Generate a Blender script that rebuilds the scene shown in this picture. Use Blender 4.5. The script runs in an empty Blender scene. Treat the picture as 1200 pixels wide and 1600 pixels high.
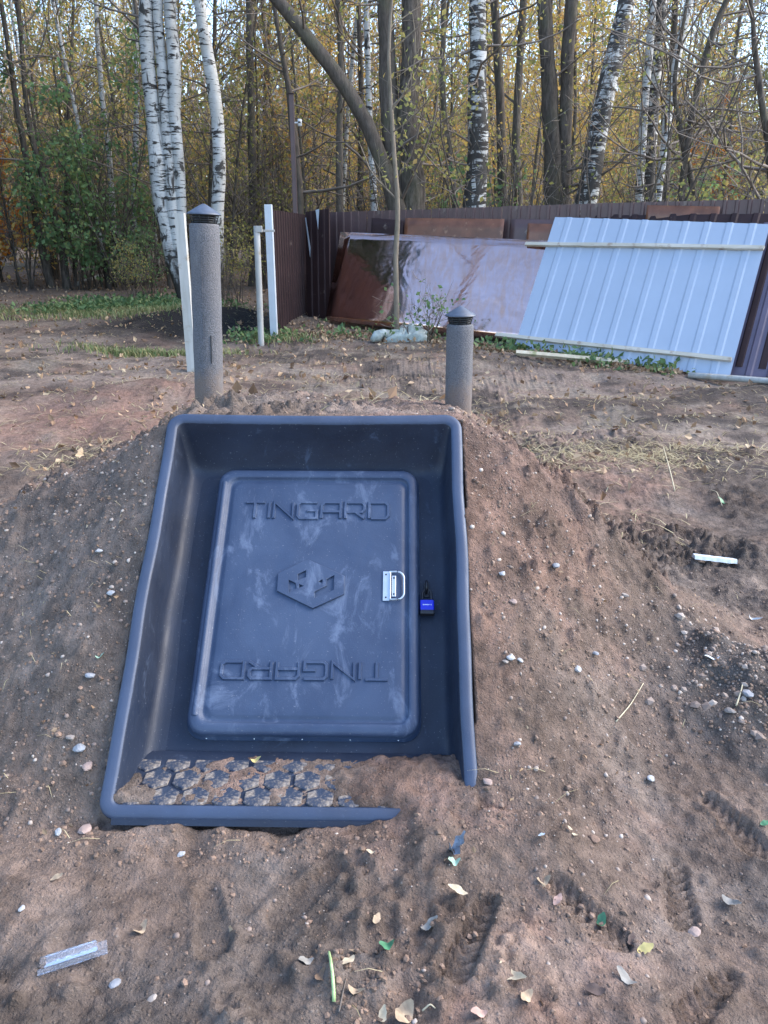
import bpy, math, random
import numpy as np
from mathutils import Vector, Matrix

rnd = random.Random(7)
nrg = np.random.default_rng(11)
scene = bpy.context.scene
COL = scene.collection

# ------------------------------------------------------------------ camera
PITCH = math.radians(19.1)
EYE = np.array([0.0, 0.0, 1.5])
cam_d = bpy.data.cameras.new('camera')
cam = bpy.data.objects.new('camera', cam_d)
COL.objects.link(cam)
cam.location = EYE
cam.rotation_euler = (math.pi / 2 - PITCH, 0, 0)
cam_d.sensor_fit = 'VERTICAL'
cam_d.sensor_height = 24.0
cam_d.lens = 24.0 * 1200 / 1600
cam_d.clip_start = 0.05
cam_d.clip_end = 2000
scene.camera = cam

# ------------------------------------------------------------------ sky, sun
SUN_EL = math.radians(40)
SUN_AZ = math.radians(82)          # compass angle from +Y, clockwise seen from above
world = bpy.data.worlds.new('World')
scene.world = world
world.use_nodes = True
wn = world.node_tree
wn.nodes.clear()
w_out = wn.nodes.new('ShaderNodeOutputWorld')
w_bg = wn.nodes.new('ShaderNodeBackground')
w_sky = wn.nodes.new('ShaderNodeTexSky')
w_sky.sky_type = 'NISHITA'
w_sky.sun_disc = False
w_sky.sun_elevation = SUN_EL
w_sky.sun_rotation = SUN_AZ
w_sky.air_density = 1.0
w_sky.dust_density = 1.0
w_sky.ozone_density = 2.0
w_bg.inputs['Strength'].default_value = 0.15
wn.links.new(w_sky.outputs[0], w_bg.inputs[0])
wn.links.new(w_bg.outputs[0], w_out.inputs[0])

sun_d = bpy.data.lights.new('sun', 'SUN')
sun_d.energy = 1.3
sun_d.angle = math.radians(45)
sun_d.color = (1.0, 0.91, 0.80)
sun = bpy.data.objects.new('sun', sun_d)
COL.objects.link(sun)
sdir = Vector((math.sin(SUN_AZ) * math.cos(SUN_EL), math.cos(SUN_AZ) * math.cos(SUN_EL), math.sin(SUN_EL)))
sun.rotation_euler = sdir.to_track_quat('Z', 'Y').to_euler()
sun.location = sdir * 60

scene.view_settings.view_transform = 'Standard'
scene.view_settings.look = 'None'
scene.view_settings.gamma = 1.0
scene.view_settings.use_curve_mapping = False
scene.view_settings.exposure = 2.05
scene.render.engine = 'CYCLES'
scene.cycles.max_bounces = 6
scene.cycles.transparent_max_bounces = 12

# ------------------------------------------------------------------ picture rays (for measuring places)
_F = np.array([0, math.cos(PITCH), -math.sin(PITCH)])
_U = np.array([0, math.sin(PITCH), math.cos(PITCH)])
_R = np.array([1.0, 0, 0])


def ray(px, py):
    d = _F * 1200 + _R * (px - 600) - _U * (py - 800)
    return d / np.linalg.norm(d)


def at(px, py, Y):
    d = ray(px, py)
    return EYE + d * (Y / d[1])


# ------------------------------------------------------------------ noise
def _hash(ix, iy, seed):
    h = (ix.astype(np.int64) * 374761393 + iy.astype(np.int64) * 668265263 + seed * 974634721) & 0xFFFFFFFF
    h = ((h ^ (h >> 13)) * 1274126177) & 0xFFFFFFFF
    h = h ^ (h >> 16)
    return (h & 0xFFFFFF) / float(0xFFFFFF)


def vnoise(x, y, seed=0):
    ix = np.floor(x); iy = np.floor(y)
    fx = x - ix; fy = y - iy
    fx = fx * fx * fx * (fx * (fx * 6 - 15) + 10); fy = fy * fy * fy * (fy * (fy * 6 - 15) + 10)
    a = _hash(ix, iy, seed); b = _hash(ix + 1, iy, seed)
    c = _hash(ix, iy + 1, seed); d = _hash(ix + 1, iy + 1, seed)
    return (a + (b - a) * fx) * (1 - fy) + (c + (d - c) * fx) * fy - 0.5


def fbm(x, y, freq, octv, seed, gain=0.5):
    s = np.zeros_like(x); amp = 1.0
    for i in range(octv):
        ca, sa = math.cos(i * 0.9 + seed), math.sin(i * 0.9 + seed)
        s += amp * vnoise((x * ca - y * sa) * freq + 17.3 * i, (x * sa + y * ca) * freq - 9.1 * i, seed + i)
        freq *= 2.03; amp *= gain
    return s


def sstep(e0, e1, x):
    t = np.clip((x - e0) / (e1 - e0), 0, 1)
    return t * t * (3 - 2 * t)


# ------------------------------------------------------------------ hatch frame
SL = math.radians(42); YW = math.radians(1.0)
HO = np.array([-.262, 1.676, .04])
HU = np.array([math.cos(YW), -math.sin(YW), 0])
HH = np.array([math.sin(YW), math.cos(YW), 0])
HV = HH * math.cos(SL) + np.array([0, 0, math.sin(SL)])
HW = -HH * math.sin(SL) + np.array([0, 0, math.cos(SL)])
T_LEN, T_HW, T_D, STEP_C = 1.351, .518, .16, .015
HMAT = Matrix(((HU[0], HV[0], HW[0], HO[0]), (HU[1], HV[1], HW[1], HO[1]), (HU[2], HV[2], HW[2], HO[2]), (0, 0, 0, 1)))


def hpt(a, v, w):
    return HO + HU * a + HV * v + HW * w


# ------------------------------------------------------------------ terrain
PRINTS = [  # boot prints: a ray through each, turn, kind of tread
    (at(1062, 1385, 1.0), .25, 1), (at(915, 1440, 1.0), -.75, 1), (at(1100, 1560, 1.0), .9, 1), (at(735, 1480, 1.0), .5, 1),
    (at(330, 1440, 1.0), -.3, 0), (at(480, 1400, 1.), .8, 0), (at(1150, 1290, 1.0), -.4, 1)]


def _on0(p):
    d = p - EYE
    return EYE + d * (-1.5 / d[2])


PRINTS = [(_on0(p)[0], _on0(p)[1], a, k) for p, a, k in PRINTS]


def base_h(x, y):
    r = np.maximum(0, y - 7)
    near = .055 * r * sstep(7, 10, y + 1.5) 
    return np.where(y < 26, near, .055 * 19 + .02 * (y - 26))


def mound_h(x, y):
    a = (x - HO[0]) * HU[0] + (y - HO[1]) * HU[1]
    b = (x - HO[0]) * HH[0] + (y - HO[1]) * HH[1]
    t42 = math.tan(SL)
    prof = np.where(b < 1.0, np.maximum(0, b) * t42 + .020, .920 - .10 * sstep(1.05, 1.8, b))
    prof = prof * (1 - sstep(1.85, 4.2, b))
    da = np.maximum(0, np.abs(a) - T_HW + .01)
    wl = np.where(a > 0, .42, .38) + np.where(a > 0, 1.0, 1.55) * np.clip(prof, 0, 1)
    q = np.clip(da / wl, 0, 1)
    g = np.where(a > 0, 1 - .55 * sstep(0, 1, q) - .45 * (1 - (1 - q) ** 1.5), (1 - q) ** 1.55 * (1 + .55 * q))
    m = prof * g
    # foot of the slope spreading in front of the frame, beside it
    return m, a, b, da, prof


def terrain(x, y, detail=True, want=False):
    x = np.asarray(x, float); y = np.asarray(y, float)
    m, a, b, da, prof = mound_h(x, y)
    h = base_h(x, y) + m
    inner = (np.abs(a) < T_HW - .004) & (b > -.0) & (b < T_LEN * math.cos(SL) - .004)
    near = 1 - sstep(4, 9, y)
    # broad lumps
    edge = sstep(0, .25, da) + sstep(0.02, .5, -b) + sstep(1.02, 1.25, b)
    edge = np.clip(edge, 0, 1)
    big = fbm(x, y, 1.7, 3, 3) * .07 * edge
    big += fbm(x, y, .45, 2, 9) * .12 * sstep(4.6, 7, y)
    # heap of gravel at the right, reddish heap behind the left vent, ruts
    big += .17 * np.exp(-(((x - 1.24) / .30) ** 2 + ((y - 2.24) / .30) ** 2) ** 1.3) * (1 + .6 * fbm(x, y, 5, 3, 71))
    big += .10 * np.exp(-(((x - 2.1) / .5) ** 2 + ((y - 3.6) / .3) ** 2))
    big += .17 * np.exp(-(((x + 2.45) / .8) ** 2 + ((y - 7.6) / .7) ** 2))
    big += .10 * np.exp(-(((x + 1.75) / .5) ** 2 + ((y - 4.35) / .35) ** 2))
    big += .22 * np.exp(-(((x + 2.7) / 1.3) ** 2 + ((y - 12.6) / .8) ** 2))
    big += .028 * np.sin((y - .25 * x) * 5.5 + 2 * fbm(x, y, .8, 2, 31)) * sstep(4.8, 6, y) * (1 - sstep(9, 11, y))
    h = h + big
    if detail:
        c1 = fbm(x, y, 7, 4, 21)
        rough = sstep(-.15, .3, fbm(x, y, 1.3, 2, 77) + .25 * np.clip(m * 2, 0, 1))
        c2 = fbm(x, y, 30, 3, 41, .6)
        ridg = .5 - np.abs(fbm(x, y, 11, 3, 55))
        clod = np.maximum(0, fbm(x, y, 26, 3, 88) + .10) ** 1.5 * .055 + np.maximum(0, fbm(x, y, 58, 2, 89)) ** 1.4 * .022
        kd = (.50 + 1.2 * rough ** 1.5) * np.where((x > .35) & (y < 2.6), .75, 1.0)
        det = (c1 * .024 + c2 * .0095 * (.6 + rough) + clod * kd + ridg * .016 * rough) * (.35 + .65 * edge) * (near + .5 * (1 - near))
        flat = np.zeros_like(x); pr = np.zeros_like(x)
        for (qx, qy, ang, kind) in PRINTS:
            ca, sa = math.cos(ang), math.sin(ang)
            dx, dy = x - qx, y - qy
            sel = (np.abs(dx) < .25) & (np.abs(dy) < .25)
            if not sel.any():
                continue
            u_ = dx * ca - dy * sa; v_ = dx * sa + dy * ca
            wdt = .042 - .008 * np.sin((v_ / .12 + .3) * 2.2)
            rr_ = np.sqrt((u_ / wdt) ** 2 + (v_ / .122) ** 4)
            ins = 1 - sstep(.80, 1.02, rr_)
            ring = np.exp(-((rr_ - 1.18) / .16) ** 2)
            if kind:
                tr = np.sin((v_ - np.abs(u_) * .75) * 2 * math.pi / .029)
                tr = np.clip(tr * 1.8, -1, 1) * .0068 - .004 * np.exp(-(u_ / .006) ** 2)
            else:
                tr = np.sin(v_ * 2 * math.pi / .024 + 1.5 * np.sin(u_ * 60)) * .0026
            flat = np.maximum(flat, np.where(sel, ins, 0))
            pr = pr + np.where(sel, ins * (-.012 + tr) + ring * .006, 0)
        h = h + det * (1 - .88 * flat) + pr
    pile = .036 * sstep(.10, .50, a - .2 * (b - .05)) * (1 - sstep(.60, .95, a)) * np.exp(-((b - .03) / np.where(b < .03, .20, .17)) ** 2)
    h = h + pile * np.where(b < .02, 1.35, .5 * sstep(.45, .55, a) + .85 * (1 - sstep(.02, .12, b))) * sstep(.12, .4, a)
    # soil spilled on the step of the frame
    zs = HO[2] + STEP_C
    spill = .0015 + .012 * fbm(x, y, 13, 3, 5) + .013 * fbm(x, y, 40, 3, 6, .65) + .003 * fbm(x, y, 3, 2, 8)
    spill = spill + pile * .9 + .018 * sstep(.10, .3, a) + .016 * sstep(.03, .15, b) * sstep(-.05, .3, a) * sstep(.0, .1, .26 - b)
    spill = spill + .030 * np.exp(-((a + .47) / .07) ** 2 - ((b - .05) / .06) ** 2) + .006 * np.exp(-((a + .25) / .14) ** 2 - ((b - .07) / .035) ** 2)
    inside = np.where(b < .24, zs + spill - .001 - .075 * (1 - sstep(.022, .046, b - .010 * fbm(x, y, 20, 2, 66))) * (1 - sstep(.15, .42, a)), -.35)
    h = np.where(inner, inside, h)
    low = sstep(-.55, -.02, b) * (1 - sstep(.12, .35, b)) * (1 - sstep(.55, .95, np.abs(a + .05))) * (1 - sstep(.02, .30, a))
    h = np.where(inner, h, h - .022 * low)
    front = (b <= 0) & (b > -.35) & (np.abs(a) < .9)
    lip = (.012 + .036 * fbm(x, y, 9, 4, 15) + .02 * sstep(.2, .5, a)) * sstep(-.3, -.02, b) * (1 - sstep(.45, .85, np.abs(a)))
    h = np.where(front, h + lip, h)
    if want:
        return h, m, a, b, da, inner
    return h


def ground_hit(px, py, far=60.0):
    """where a picture ray meets the ground"""
    d = ray(px, py)
    ts = np.concatenate([np.linspace(1.0, 5, 900), np.linspace(5, far, 1200)])
    P = EYE[None] + d[None] * ts[:, None]
    hz = terrain(P[:, 0], P[:, 1], True)
    k = np.argmax(P[:, 2] <= hz)
    return np.array([P[k, 0], P[k, 1], hz[k]])


def gz(x, y):
    return float(terrain(np.array([x]), np.array([y]))[0])


# ------------------------------------------------------------------ mesh helpers
class MB:
    """collects polygons for one mesh"""
    def __init__(self):
        self.v = []; self.f = []; self.m = []; self.s = []

    def add(self, vs, fs, mat=0, smooth=False):
        o = len(self.v)
        self.v.extend([tuple(map(float, p)) for p in vs])
        for f in fs:
            self.f.append(tuple(i + o for i in f)); self.m.append(mat); self.s.append(smooth)
        return self

    def box(self, c, s, mat=0, rot=None, bev=0.0):
        hx, hy, hz = s[0] / 2, s[1] / 2, s[2] / 2
        b = min(bev, hx * .9, hy * .9, hz * .9)
        M = rot if rot is not None else Matrix.Identity(3)
        c = Vector(c)
        if b <= 0:
            P = [(x, y, z) for x in (-hx, hx) for y in (-hy, hy) for z in (-hz, hz)]
            F = [(0, 1, 3, 2), (4, 6, 7, 5), (0, 4, 5, 1), (2, 3, 7, 6), (0, 2, 6, 4), (1, 5, 7, 3)]
            return self.add([c + M @ Vector(p) for p in P], F, mat)
        import bmesh
        bm = bmesh.new()
        bmesh.ops.create_cube(bm, size=1)
        for q in bm.verts:
            q.co = Vector((q.co.x * 2 * hx, q.co.y * 2 * hy, q.co.z * 2 * hz))
        bmesh.ops.bevel(bm, geom=bm.edges[:], offset=b, segments=2, profile=.5, affect='EDGES')
        bm.verts.index_update()
        self.add([c + M @ q.co for q in bm.verts], [[q.index for q in f.verts] for f in bm.faces], mat, False)
        bm.free()
        return self

    def tube(self, pts, rad, sides=8, mat=0, smooth=True, caps=True):
        V, F = tube_arrays(np.asarray(pts, float), np.asarray(rad, float) * np.ones(len(pts)), sides)
        F = [tuple(f) for f in F]
        n = len(pts)
        self.add(V, F, mat, smooth)
        if caps:
            o = len(self.v) - len(V)
            self.f.append(tuple(o + i for i in range(sides))[::-1]); self.m.append(mat); self.s.append(False)
            self.f.append(tuple(o + (n - 1) * sides + i for i in range(sides))); self.m.append(mat); self.s.append(False)
        return self

    def lathe(self, prof, n=32, mat=0, c=(0, 0, 0), smooth=True):
        V = []; F = []
        for (r, z) in prof:
            for k in range(n):
                t = 2 * math.pi * k / n
                V.append((c[0] + r * math.cos(t), c[1] + r * math.sin(t), c[2] + z))
        for i in range(len(prof) - 1):
            for k in range(n):
                k2 = (k + 1) % n
                F.append((i * n + k, i * n + k2, (i + 1) * n + k2, (i + 1) * n + k))
        return self.add(V, F, mat, smooth)

    def mesh(self, name, mats):
        me = bpy.data.meshes.new(name)
        me.from_pydata(self.v, [], self.f)
        for m in (mats if isinstance(mats, (list, tuple)) else [mats]):
            me.materials.append(m)
        me.polygons.foreach_set('material_index', self.m)
        me.polygons.foreach_set('use_smooth', self.s)
        me.update()
        return me

    def build(self, name, mats, parent=None):
        return link(name, self.mesh(name, mats), parent)


def link(name, me, parent=None):
    o = bpy.data.objects.new(name, me)
    COL.objects.link(o)
    if parent is not None:
        o.parent = parent
    return o


def quad_mesh(name, V, F, mats, midx=None, smooth=None):
    """fast all-quad mesh from arrays"""
    me = bpy.data.meshes.new(name)
    V = np.asarray(V, np.float32); F = np.asarray(F, np.int32)
    me.vertices.add(len(V)); me.vertices.foreach_set('co', V.ravel())
    me.loops.add(F.size); me.loops.foreach_set('vertex_index', F.ravel())
    me.polygons.add(len(F))
    me.polygons.foreach_set('loop_start', np.arange(0, F.size, F.shape[1], dtype=np.int32))
    for m in (mats if isinstance(mats, (list, tuple)) else [mats]):
        me.materials.append(m)
    if midx is not None:
        me.polygons.foreach_set('material_index', np.asarray(midx, np.int32))
    if smooth is None:
        smooth = np.ones(len(F), bool)
    me.polygons.foreach_set('use_smooth', np.asarray(smooth, bool))
    me.update(calc_edges=True)
    me.validate()
    return me


def tube_arrays(P, rad, sides):
    n = len(P)
    T = np.gradient(P, axis=0)
    T /= np.linalg.norm(T, axis=1)[:, None] + 1e-9
    ref = np.array([1.0, 0, 0]) if abs(T[:, 0]).mean() < .7 else np.array([0, 0, 1.0])
    A = np.cross(T, ref); A /= np.linalg.norm(A, axis=1)[:, None] + 1e-9
    B = np.cross(T, A)
    t = np.arange(sides) * 2 * math.pi / sides
    V = P[:, None, :] + rad[:, None, None] * (A[:, None, :] * np.cos(t)[None, :, None] + B[:, None, :] * np.sin(t)[None, :, None])
    i = np.arange(n - 1)[:, None] * sides; k = np.arange(sides)[None, :]; k2 = (k + 1) % sides
    F = np.stack([i + k, i + k2, i + sides + k2, i + sides + k], -1).reshape(-1, 4)
    return V.reshape(-1, 3), F


def tag(o, label=None, cat=None, group=None, kind=None):
    if label: o['label'] = label
    if cat: o['category'] = cat
    if group: o['group'] = group
    if kind: o['kind'] = kind
    return o


def thing(name, label, cat, loc=(0, 0, 0), rz=0.0, group=None):
    o = bpy.data.objects.new(name, None)
    COL.objects.link(o)
    o.empty_display_size = .1
    o.location = loc; o.rotation_euler = (0, 0, rz)
    return tag(o, label, cat, group)


def copy_tree(o, parent=None):
    c = o.copy(); COL.objects.link(c)
    if parent is not None:
        c.parent = parent
    for ch in o.children:
        copy_tree(ch, c)
    return c


# ------------------------------------------------------------------ materials
class NT:
    def __init__(self, name):
        self.mat = bpy.data.materials.new(name)
        self.mat.use_nodes = True
        self.t = self.mat.node_tree
        self.t.nodes.clear()
        self.out = self.t.nodes.new('ShaderNodeOutputMaterial')
        self.b = self.t.nodes.new('ShaderNodeBsdfPrincipled')
        self.t.links.new(self.b.outputs[0], self.out.inputs[0])
        self._tc = None

    def set(self, inp, val):
        if hasattr(val, 'is_output'):
            self.t.links.new(val, self.b.inputs[inp])
        else:
            self.b.inputs[inp].default_value = (*val, 1) if isinstance(val, tuple) and len(val) == 3 else val

    def n(self, typ, **kw):
        nd = self.t.nodes.new(typ)
        for k, v in kw.items():
            setattr(nd, k, v)
        return nd

    def l(self, a, b):
        self.t.links.new(a, b)

    def obj(self):
        if self._tc is None:
            self._tc = self.n('ShaderNodeTexCoord')
        return self._tc.outputs['Object']

    def mapped(self, scale=(1, 1, 1), rot=(0, 0, 0)):
        m = self.n('ShaderNodeMapping')
        m.inputs['Scale'].default_value = scale
        m.inputs['Rotation'].default_value = rot
        self.l(self.obj(), m.inputs[0])
        return m.outputs[0]

    def noise(self, scale, detail=4, rough=.55, vec=None, dist=0.0):
        nd = self.n('ShaderNodeTexNoise')
        nd.inputs['Scale'].default_value = scale
        nd.inputs['Detail'].default_value = detail
        nd.inputs['Roughness'].default_value = rough
        nd.inputs['Distortion'].default_value = dist
        self.l(vec if vec is not None else self.obj(), nd.inputs['Vector'])
        return nd.outputs['Fac']

    def ramp(self, fac, stops, interp='LINEAR'):
        nd = self.n('ShaderNodeValToRGB')
        cr = nd.color_ramp
        cr.interpolation = interp
        while len(cr.elements) < len(stops):
            cr.elements.new(.5)
        for e, (p, c) in zip(cr.elements, stops):
            e.position = p
            e.color = (*c, 1) if isinstance(c, tuple) else (c, c, c, 1)
        self.l(fac, nd.inputs[0])
        return nd.outputs[0]

    def mix(self, fac, a, b, mode='MIX'):
        nd = self.n('ShaderNodeMix', data_type='RGBA', blend_type=mode)
        for i, v in ((0, fac), (6, a), (7, b)):
            if hasattr(v, 'is_output'):
                self.l(v, nd.inputs[i])
            else:
                nd.inputs[i].default_value = (*v, 1) if isinstance(v, tuple) else v
        return nd.outputs[2]

    def math(self, op, a, b=0.0):
        nd = self.n('ShaderNodeMath', operation=op)
        for i, v in enumerate((a, b)):
            if hasattr(v, 'is_output'):
                self.l(v, nd.inputs[i])
            else:
                nd.inputs[i].default_value = v
        return nd.outputs[0]

    def bump(self, h, strength=.3, dist=.01):
        nd = self.n('ShaderNodeBump')
        nd.inputs['Strength'].default_value = strength
        nd.inputs['Distance'].default_value = dist
        self.l(h, nd.inputs['Height'])
        self.l(nd.outputs[0], self.b.inputs['Normal'])


def mat_simple(name, col, rough=.6, var=.25, nscale=6, bump=0.0, bscale=60, bdist=.004, metal=0.0, spec=.5, dirt=None, dirt_at=.62):
    m = NT(name)
    f = m.noise(nscale, 5, .6)
    lo = tuple(c * (1 - var) for c in col); hi = tuple(min(1, c * (1 + var)) for c in col)
    c = m.ramp(f, [(.3, lo), (.7, hi)])
    if dirt:
        g = m.noise(nscale * 2.3, 6, .65)
        c = m.mix(m.ramp(g, [(dirt_at - .06, 0.0), (dirt_at + .05, 1.0)]), c, dirt)
    m.set('Base Color', c)
    m.set('Roughness', rough); m.set('Metallic', metal); m.set('Specular IOR Level', spec)
    if bump:
        m.bump(m.noise(bscale, 4, .6), bump, bdist)
    return m.mat


def mat_leaf(name, stops, trans=.45):
    m = NT(name)
    g = m.n('ShaderNodeNewGeometry'); oi = m.n('ShaderNodeObjectInfo')
    r = m.math('ADD', m.math('MULTIPLY', g.outputs['Random Per Island'], .75), m.math('MULTIPLY', oi.outputs['Random'], .25))
    c = m.ramp(r, stops)
    m.set('Base Color', c); m.set('Roughness', .6); m.set('Specular IOR Level', .3)
    tr = m.n('ShaderNodeBsdfTranslucent'); m.l(c, tr.inputs[0])
    mx = m.n('ShaderNodeMixShader'); mx.inputs[0].default_value = trans
    m.l(m.b.outputs[0], mx.inputs[1]); m.l(tr.outputs[0], mx.inputs[2]); m.l(mx.outputs[0], m.out.inputs[0])
    return m.mat


def mat_bark_dark(name, a, b):
    m = NT(name)
    f = m.noise(9, 6, .7, m.mapped((2.4, 2.4, .55)))
    g = m.noise(2.5, 3, .5)
    c = m.mix(m.ramp(f, [(.35, 0.0), (.7, 1.0)]), a, b)
    oi = m.n('ShaderNodeObjectInfo')
    c = m.mix(m.ramp(oi.outputs['Random'], [(0, 0.0), (1, .5)]), c, tuple(x * .6 for x in b))
    c = m.mix(m.ramp(g, [(.5, 0.0), (.75, .45)]), c, (.10, .105, .06))
    m.set('Base Color', c); m.set('Roughness', .9); m.set('Specular IOR Level', .2)
    m.bump(f, .8, .02)
    return m.mat


def mat_birch(name, dark=.0):
    m = NT(name)
    dash = m.noise(2.2, 5, .65, m.mapped((1.6, 1.6, 9)), .4)
    blot = m.noise(2.4, 5, .6, m.mapped((2.2, 2.2, 1.0)), .8)
    fine = m.noise(30, 3, .5, m.mapped((.35, .35, 2.2)))
    c = m.ramp(m.noise(3, 3), [(.3, (.42, .41, .38)), (.7, (.58, .58, .56))])
    c = m.mix(m.ramp(fine, [(.60, 0.0), (.66, .55)]), c, (.22, .19, .17))
    c = m.mix(m.ramp(dash, [(.545 - dark * .07, 0.0), (.585 - dark * .07, 1.0)]), c, (.045, .04, .037))
    c = m.mix(m.ramp(blot, [(.57 - dark * .09, 0.0), (.63 - dark * .09, 1.0)]), c, (.06, .055, .05))
    tc = m.n('ShaderNodeSeparateXYZ'); m.l(m.obj(), tc.inputs[0])
    low = m.math('SUBTRACT', 1.0, m.math('MULTIPLY', tc.outputs['Z'], .75))
    lowm = m.ramp(m.math('ADD', low, m.math('MULTIPLY', m.math('SUBTRACT', blot, .5), 2.2)), [(.25, 0.0), (.55, 1.0)])
    c = m.mix(lowm, c, (.055, .048, .042))
    m.set('Base Color', c); m.set('Roughness', .75); m.set('Specular IOR Level', .25)
    m.bump(dash, .5, .01)
    return m.mat


M = {}
M['bark'] = mat_bark_dark('dark_bark', (.032, .027, .023), (.17, .14, .115))
M['bark_grey'] = mat_bark_dark('grey_bark', (.07, .06, .05), (.20, .17, .14))
M['bark_pale'] = mat_bark_dark('pale_sapling_bark', (.16, .13, .10), (.30, .25, .19))
M['twig'] = mat_simple('twig_bark', (.165, .135, .112), .9, .4, 4)
M['twig_red'] = mat_simple('reddish_twig_bark', (.36, .28, .22), .9, .4, 3)
M['birch'] = mat_birch('birch_bark', 0.0)
M['birch_dark'] = mat_birch('rough_birch_bark', 1.0)
M['leaf_olive'] = mat_leaf('olive_leaf', [(0, (.14, .17, .06)), (.4, (.27, .28, .09)), (.75, (.42, .36, .12)), (1, (.46, .30, .12))])
M['leaf_green'] = mat_leaf('green_leaf', [(0, (.10, .18, .08)), (.5, (.16, .27, .12)), (.85, (.25, .32, .12)), (1, (.40, .36, .12))])
M['leaf_yellow'] = mat_leaf('yellow_leaf', [(0, (.40, .38, .11)), (.35, (.60, .47, .12)), (.7, (.68, .43, .13)), (1, (.56, .27, .09))])
M['leaf_orange'] = mat_leaf('orange_leaf', [(0, (.5, .26, .06)), (.5, (.65, .24, .04)), (1, (.42, .11, .03))])
M['needle'] = mat_leaf('spruce_needles', [(0, (.012, .028, .014)), (1, (.035, .065, .03))], .05)
M['leaf_litter'] = mat_leaf('dry_leaf', [(0, (.12, .07, .045)), (.4, (.27, .17, .10)), (.75, (.42, .30, .19)), (1, (.55, .45, .30))], .1)
M['weed'] = mat_leaf('weed_leaf', [(0, (.06, .11, .05)), (.5, (.12, .20, .08)), (.85, (.20, .24, .10)), (1, (.40, .34, .12))], .25)
M['grass'] = mat_leaf('grass_blade', [(0, (.09, .14, .05)), (.5, (.17, .22, .09)), (.8, (.30, .27, .13)), (1, (.40, .33, .18))], .25)
M['hay'] = mat_leaf('dry_grass', [(0, (.20, .16, .08)), (.5, (.36, .30, .17)), (.8, (.46, .39, .24)), (1, (.20, .20, .08))], .15)


def mat_plastic(name, ca, cb, cs, sl, rim=None):
    m = NT(name)
    big = m.noise(3.2, 5, .62, None, .6)
    sm = m.noise(9, 6, .7, m.mapped((1, .55, 1), (0, 0, .5)), .7)
    fine = m.noise(160, 2, .5)
    c = m.mix(m.ramp(big, [(.35, 0.0), (.70, .75)]), ca, cb)
    smear = m.ramp(sm, [(sl, 0.0), (sl + .16, .5)])
    c = m.mix(smear, c, cs)
    c = m.mix(m.ramp(fine, [(.68, 0.0), (.74, .35)]), c, (.25, .26, .28))
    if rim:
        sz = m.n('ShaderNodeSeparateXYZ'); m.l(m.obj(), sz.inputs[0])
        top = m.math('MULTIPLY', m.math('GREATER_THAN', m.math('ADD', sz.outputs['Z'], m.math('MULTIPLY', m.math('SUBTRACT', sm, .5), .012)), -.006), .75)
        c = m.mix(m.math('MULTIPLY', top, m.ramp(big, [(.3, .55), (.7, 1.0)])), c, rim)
    m.set('Base Color', c)
    m.set('Roughness', m.ramp(sm, [(.35, .46), (.7, .66)]))
    m.set('Specular IOR Level', .5)
    hh = m.math('ADD', m.math('MULTIPLY', m.noise(240, 2, .5), .25), m.math('MULTIPLY', m.noise(5, 3, .5), 1.4))
    m.bump(hh, .16, .01)
    return m.mat


def mat_tread():
    m = NT('soil_caked_tread_plastic')
    f = m.noise(38, 7, .7); g = m.noise(7, 4, .6); h = m.noise(130, 3, .6)
    d = m.math('ADD', m.math('MULTIPLY', f, .62), m.math('MULTIPLY', g, .38))
    c = m.mix(m.ramp(d, [(.45, 0.0), (.55, .88)]), (.022, .034, .060), m.ramp(h, [(.35, (.16, .13, .10)), (.65, (.34, .29, .24))]))
    m.set('Base Color', c); m.set('Roughness', m.ramp(d, [(.40, .5), (.50, .92)]))
    m.bump(f, .7, .004)
    return m.mat


def mat_ground():
    m = NT('clay_soil')
    at_ = m.n('ShaderNodeAttribute'); at_.attribute_name = 'soil'
    f1 = m.noise(26, 8, .68)
    f2 = m.noise(150, 4, .6)
    f3 = m.noise(3.1, 5, .6)
    k = m.ramp(f1, [(.30, .58), (.70, 1.36)])
    c = m.mix(1.0, at_.outputs['Color'], k, 'MULTIPLY')
    c = m.mix(m.ramp(f3, [(.42, 0.0), (.68, .45)]), c, m.mix(1.0, c, (.70, .78, .88), 'MULTIPLY'))
    c = m.mix(m.ramp(f2, [(.66, 0.0), (.72, .55)]), c, (.38, .33, .28))
    c = m.mix(m.ramp(f2, [(.30, .5), (.38, 0.0)]), c, (.05, .036, .028))
    m.set('Base Color', c); m.set('Roughness', .95); m.set('Specular IOR Level', .15)
    vo = m.n('ShaderNodeTexVoronoi'); vo.inputs['Scale'].default_value = 95; vo.inputs['Randomness'].default_value = 1.0
    m.l(m.obj(), vo.inputs['Vector'])
    sep = m.n('ShaderNodeSeparateColor'); m.l(vo.outputs['Color'], sep.inputs[0])
    grain = m.math('MULTIPLY', m.ramp(vo.outputs['Distance'], [(.10, 1.0), (.50, 0.0)]), m.ramp(sep.outputs[0], [(.45, 0.0), (.95, 1.0)]))
    grain = m.math('MULTIPLY', grain, m.ramp(f3, [(.35, .25), (.65, 1.0)]))
    pale = m.ramp(sep.outputs[1], [(.0, (.10, .075, .06)), (.7, (.21, .16, .13)), (1, (.42, .38, .34))])
    c = m.mix(m.math('MULTIPLY', grain, .65), c, pale)
    m.set('Base Color', c)
    h = m.math('ADD', m.math('MULTIPLY', f1, .9), m.math('MULTIPLY', f2, .55))
    h = m.math('ADD', h, m.math('MULTIPLY', grain, .55))
    m.bump(h, 1.0, .017)
    return m.mat


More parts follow.
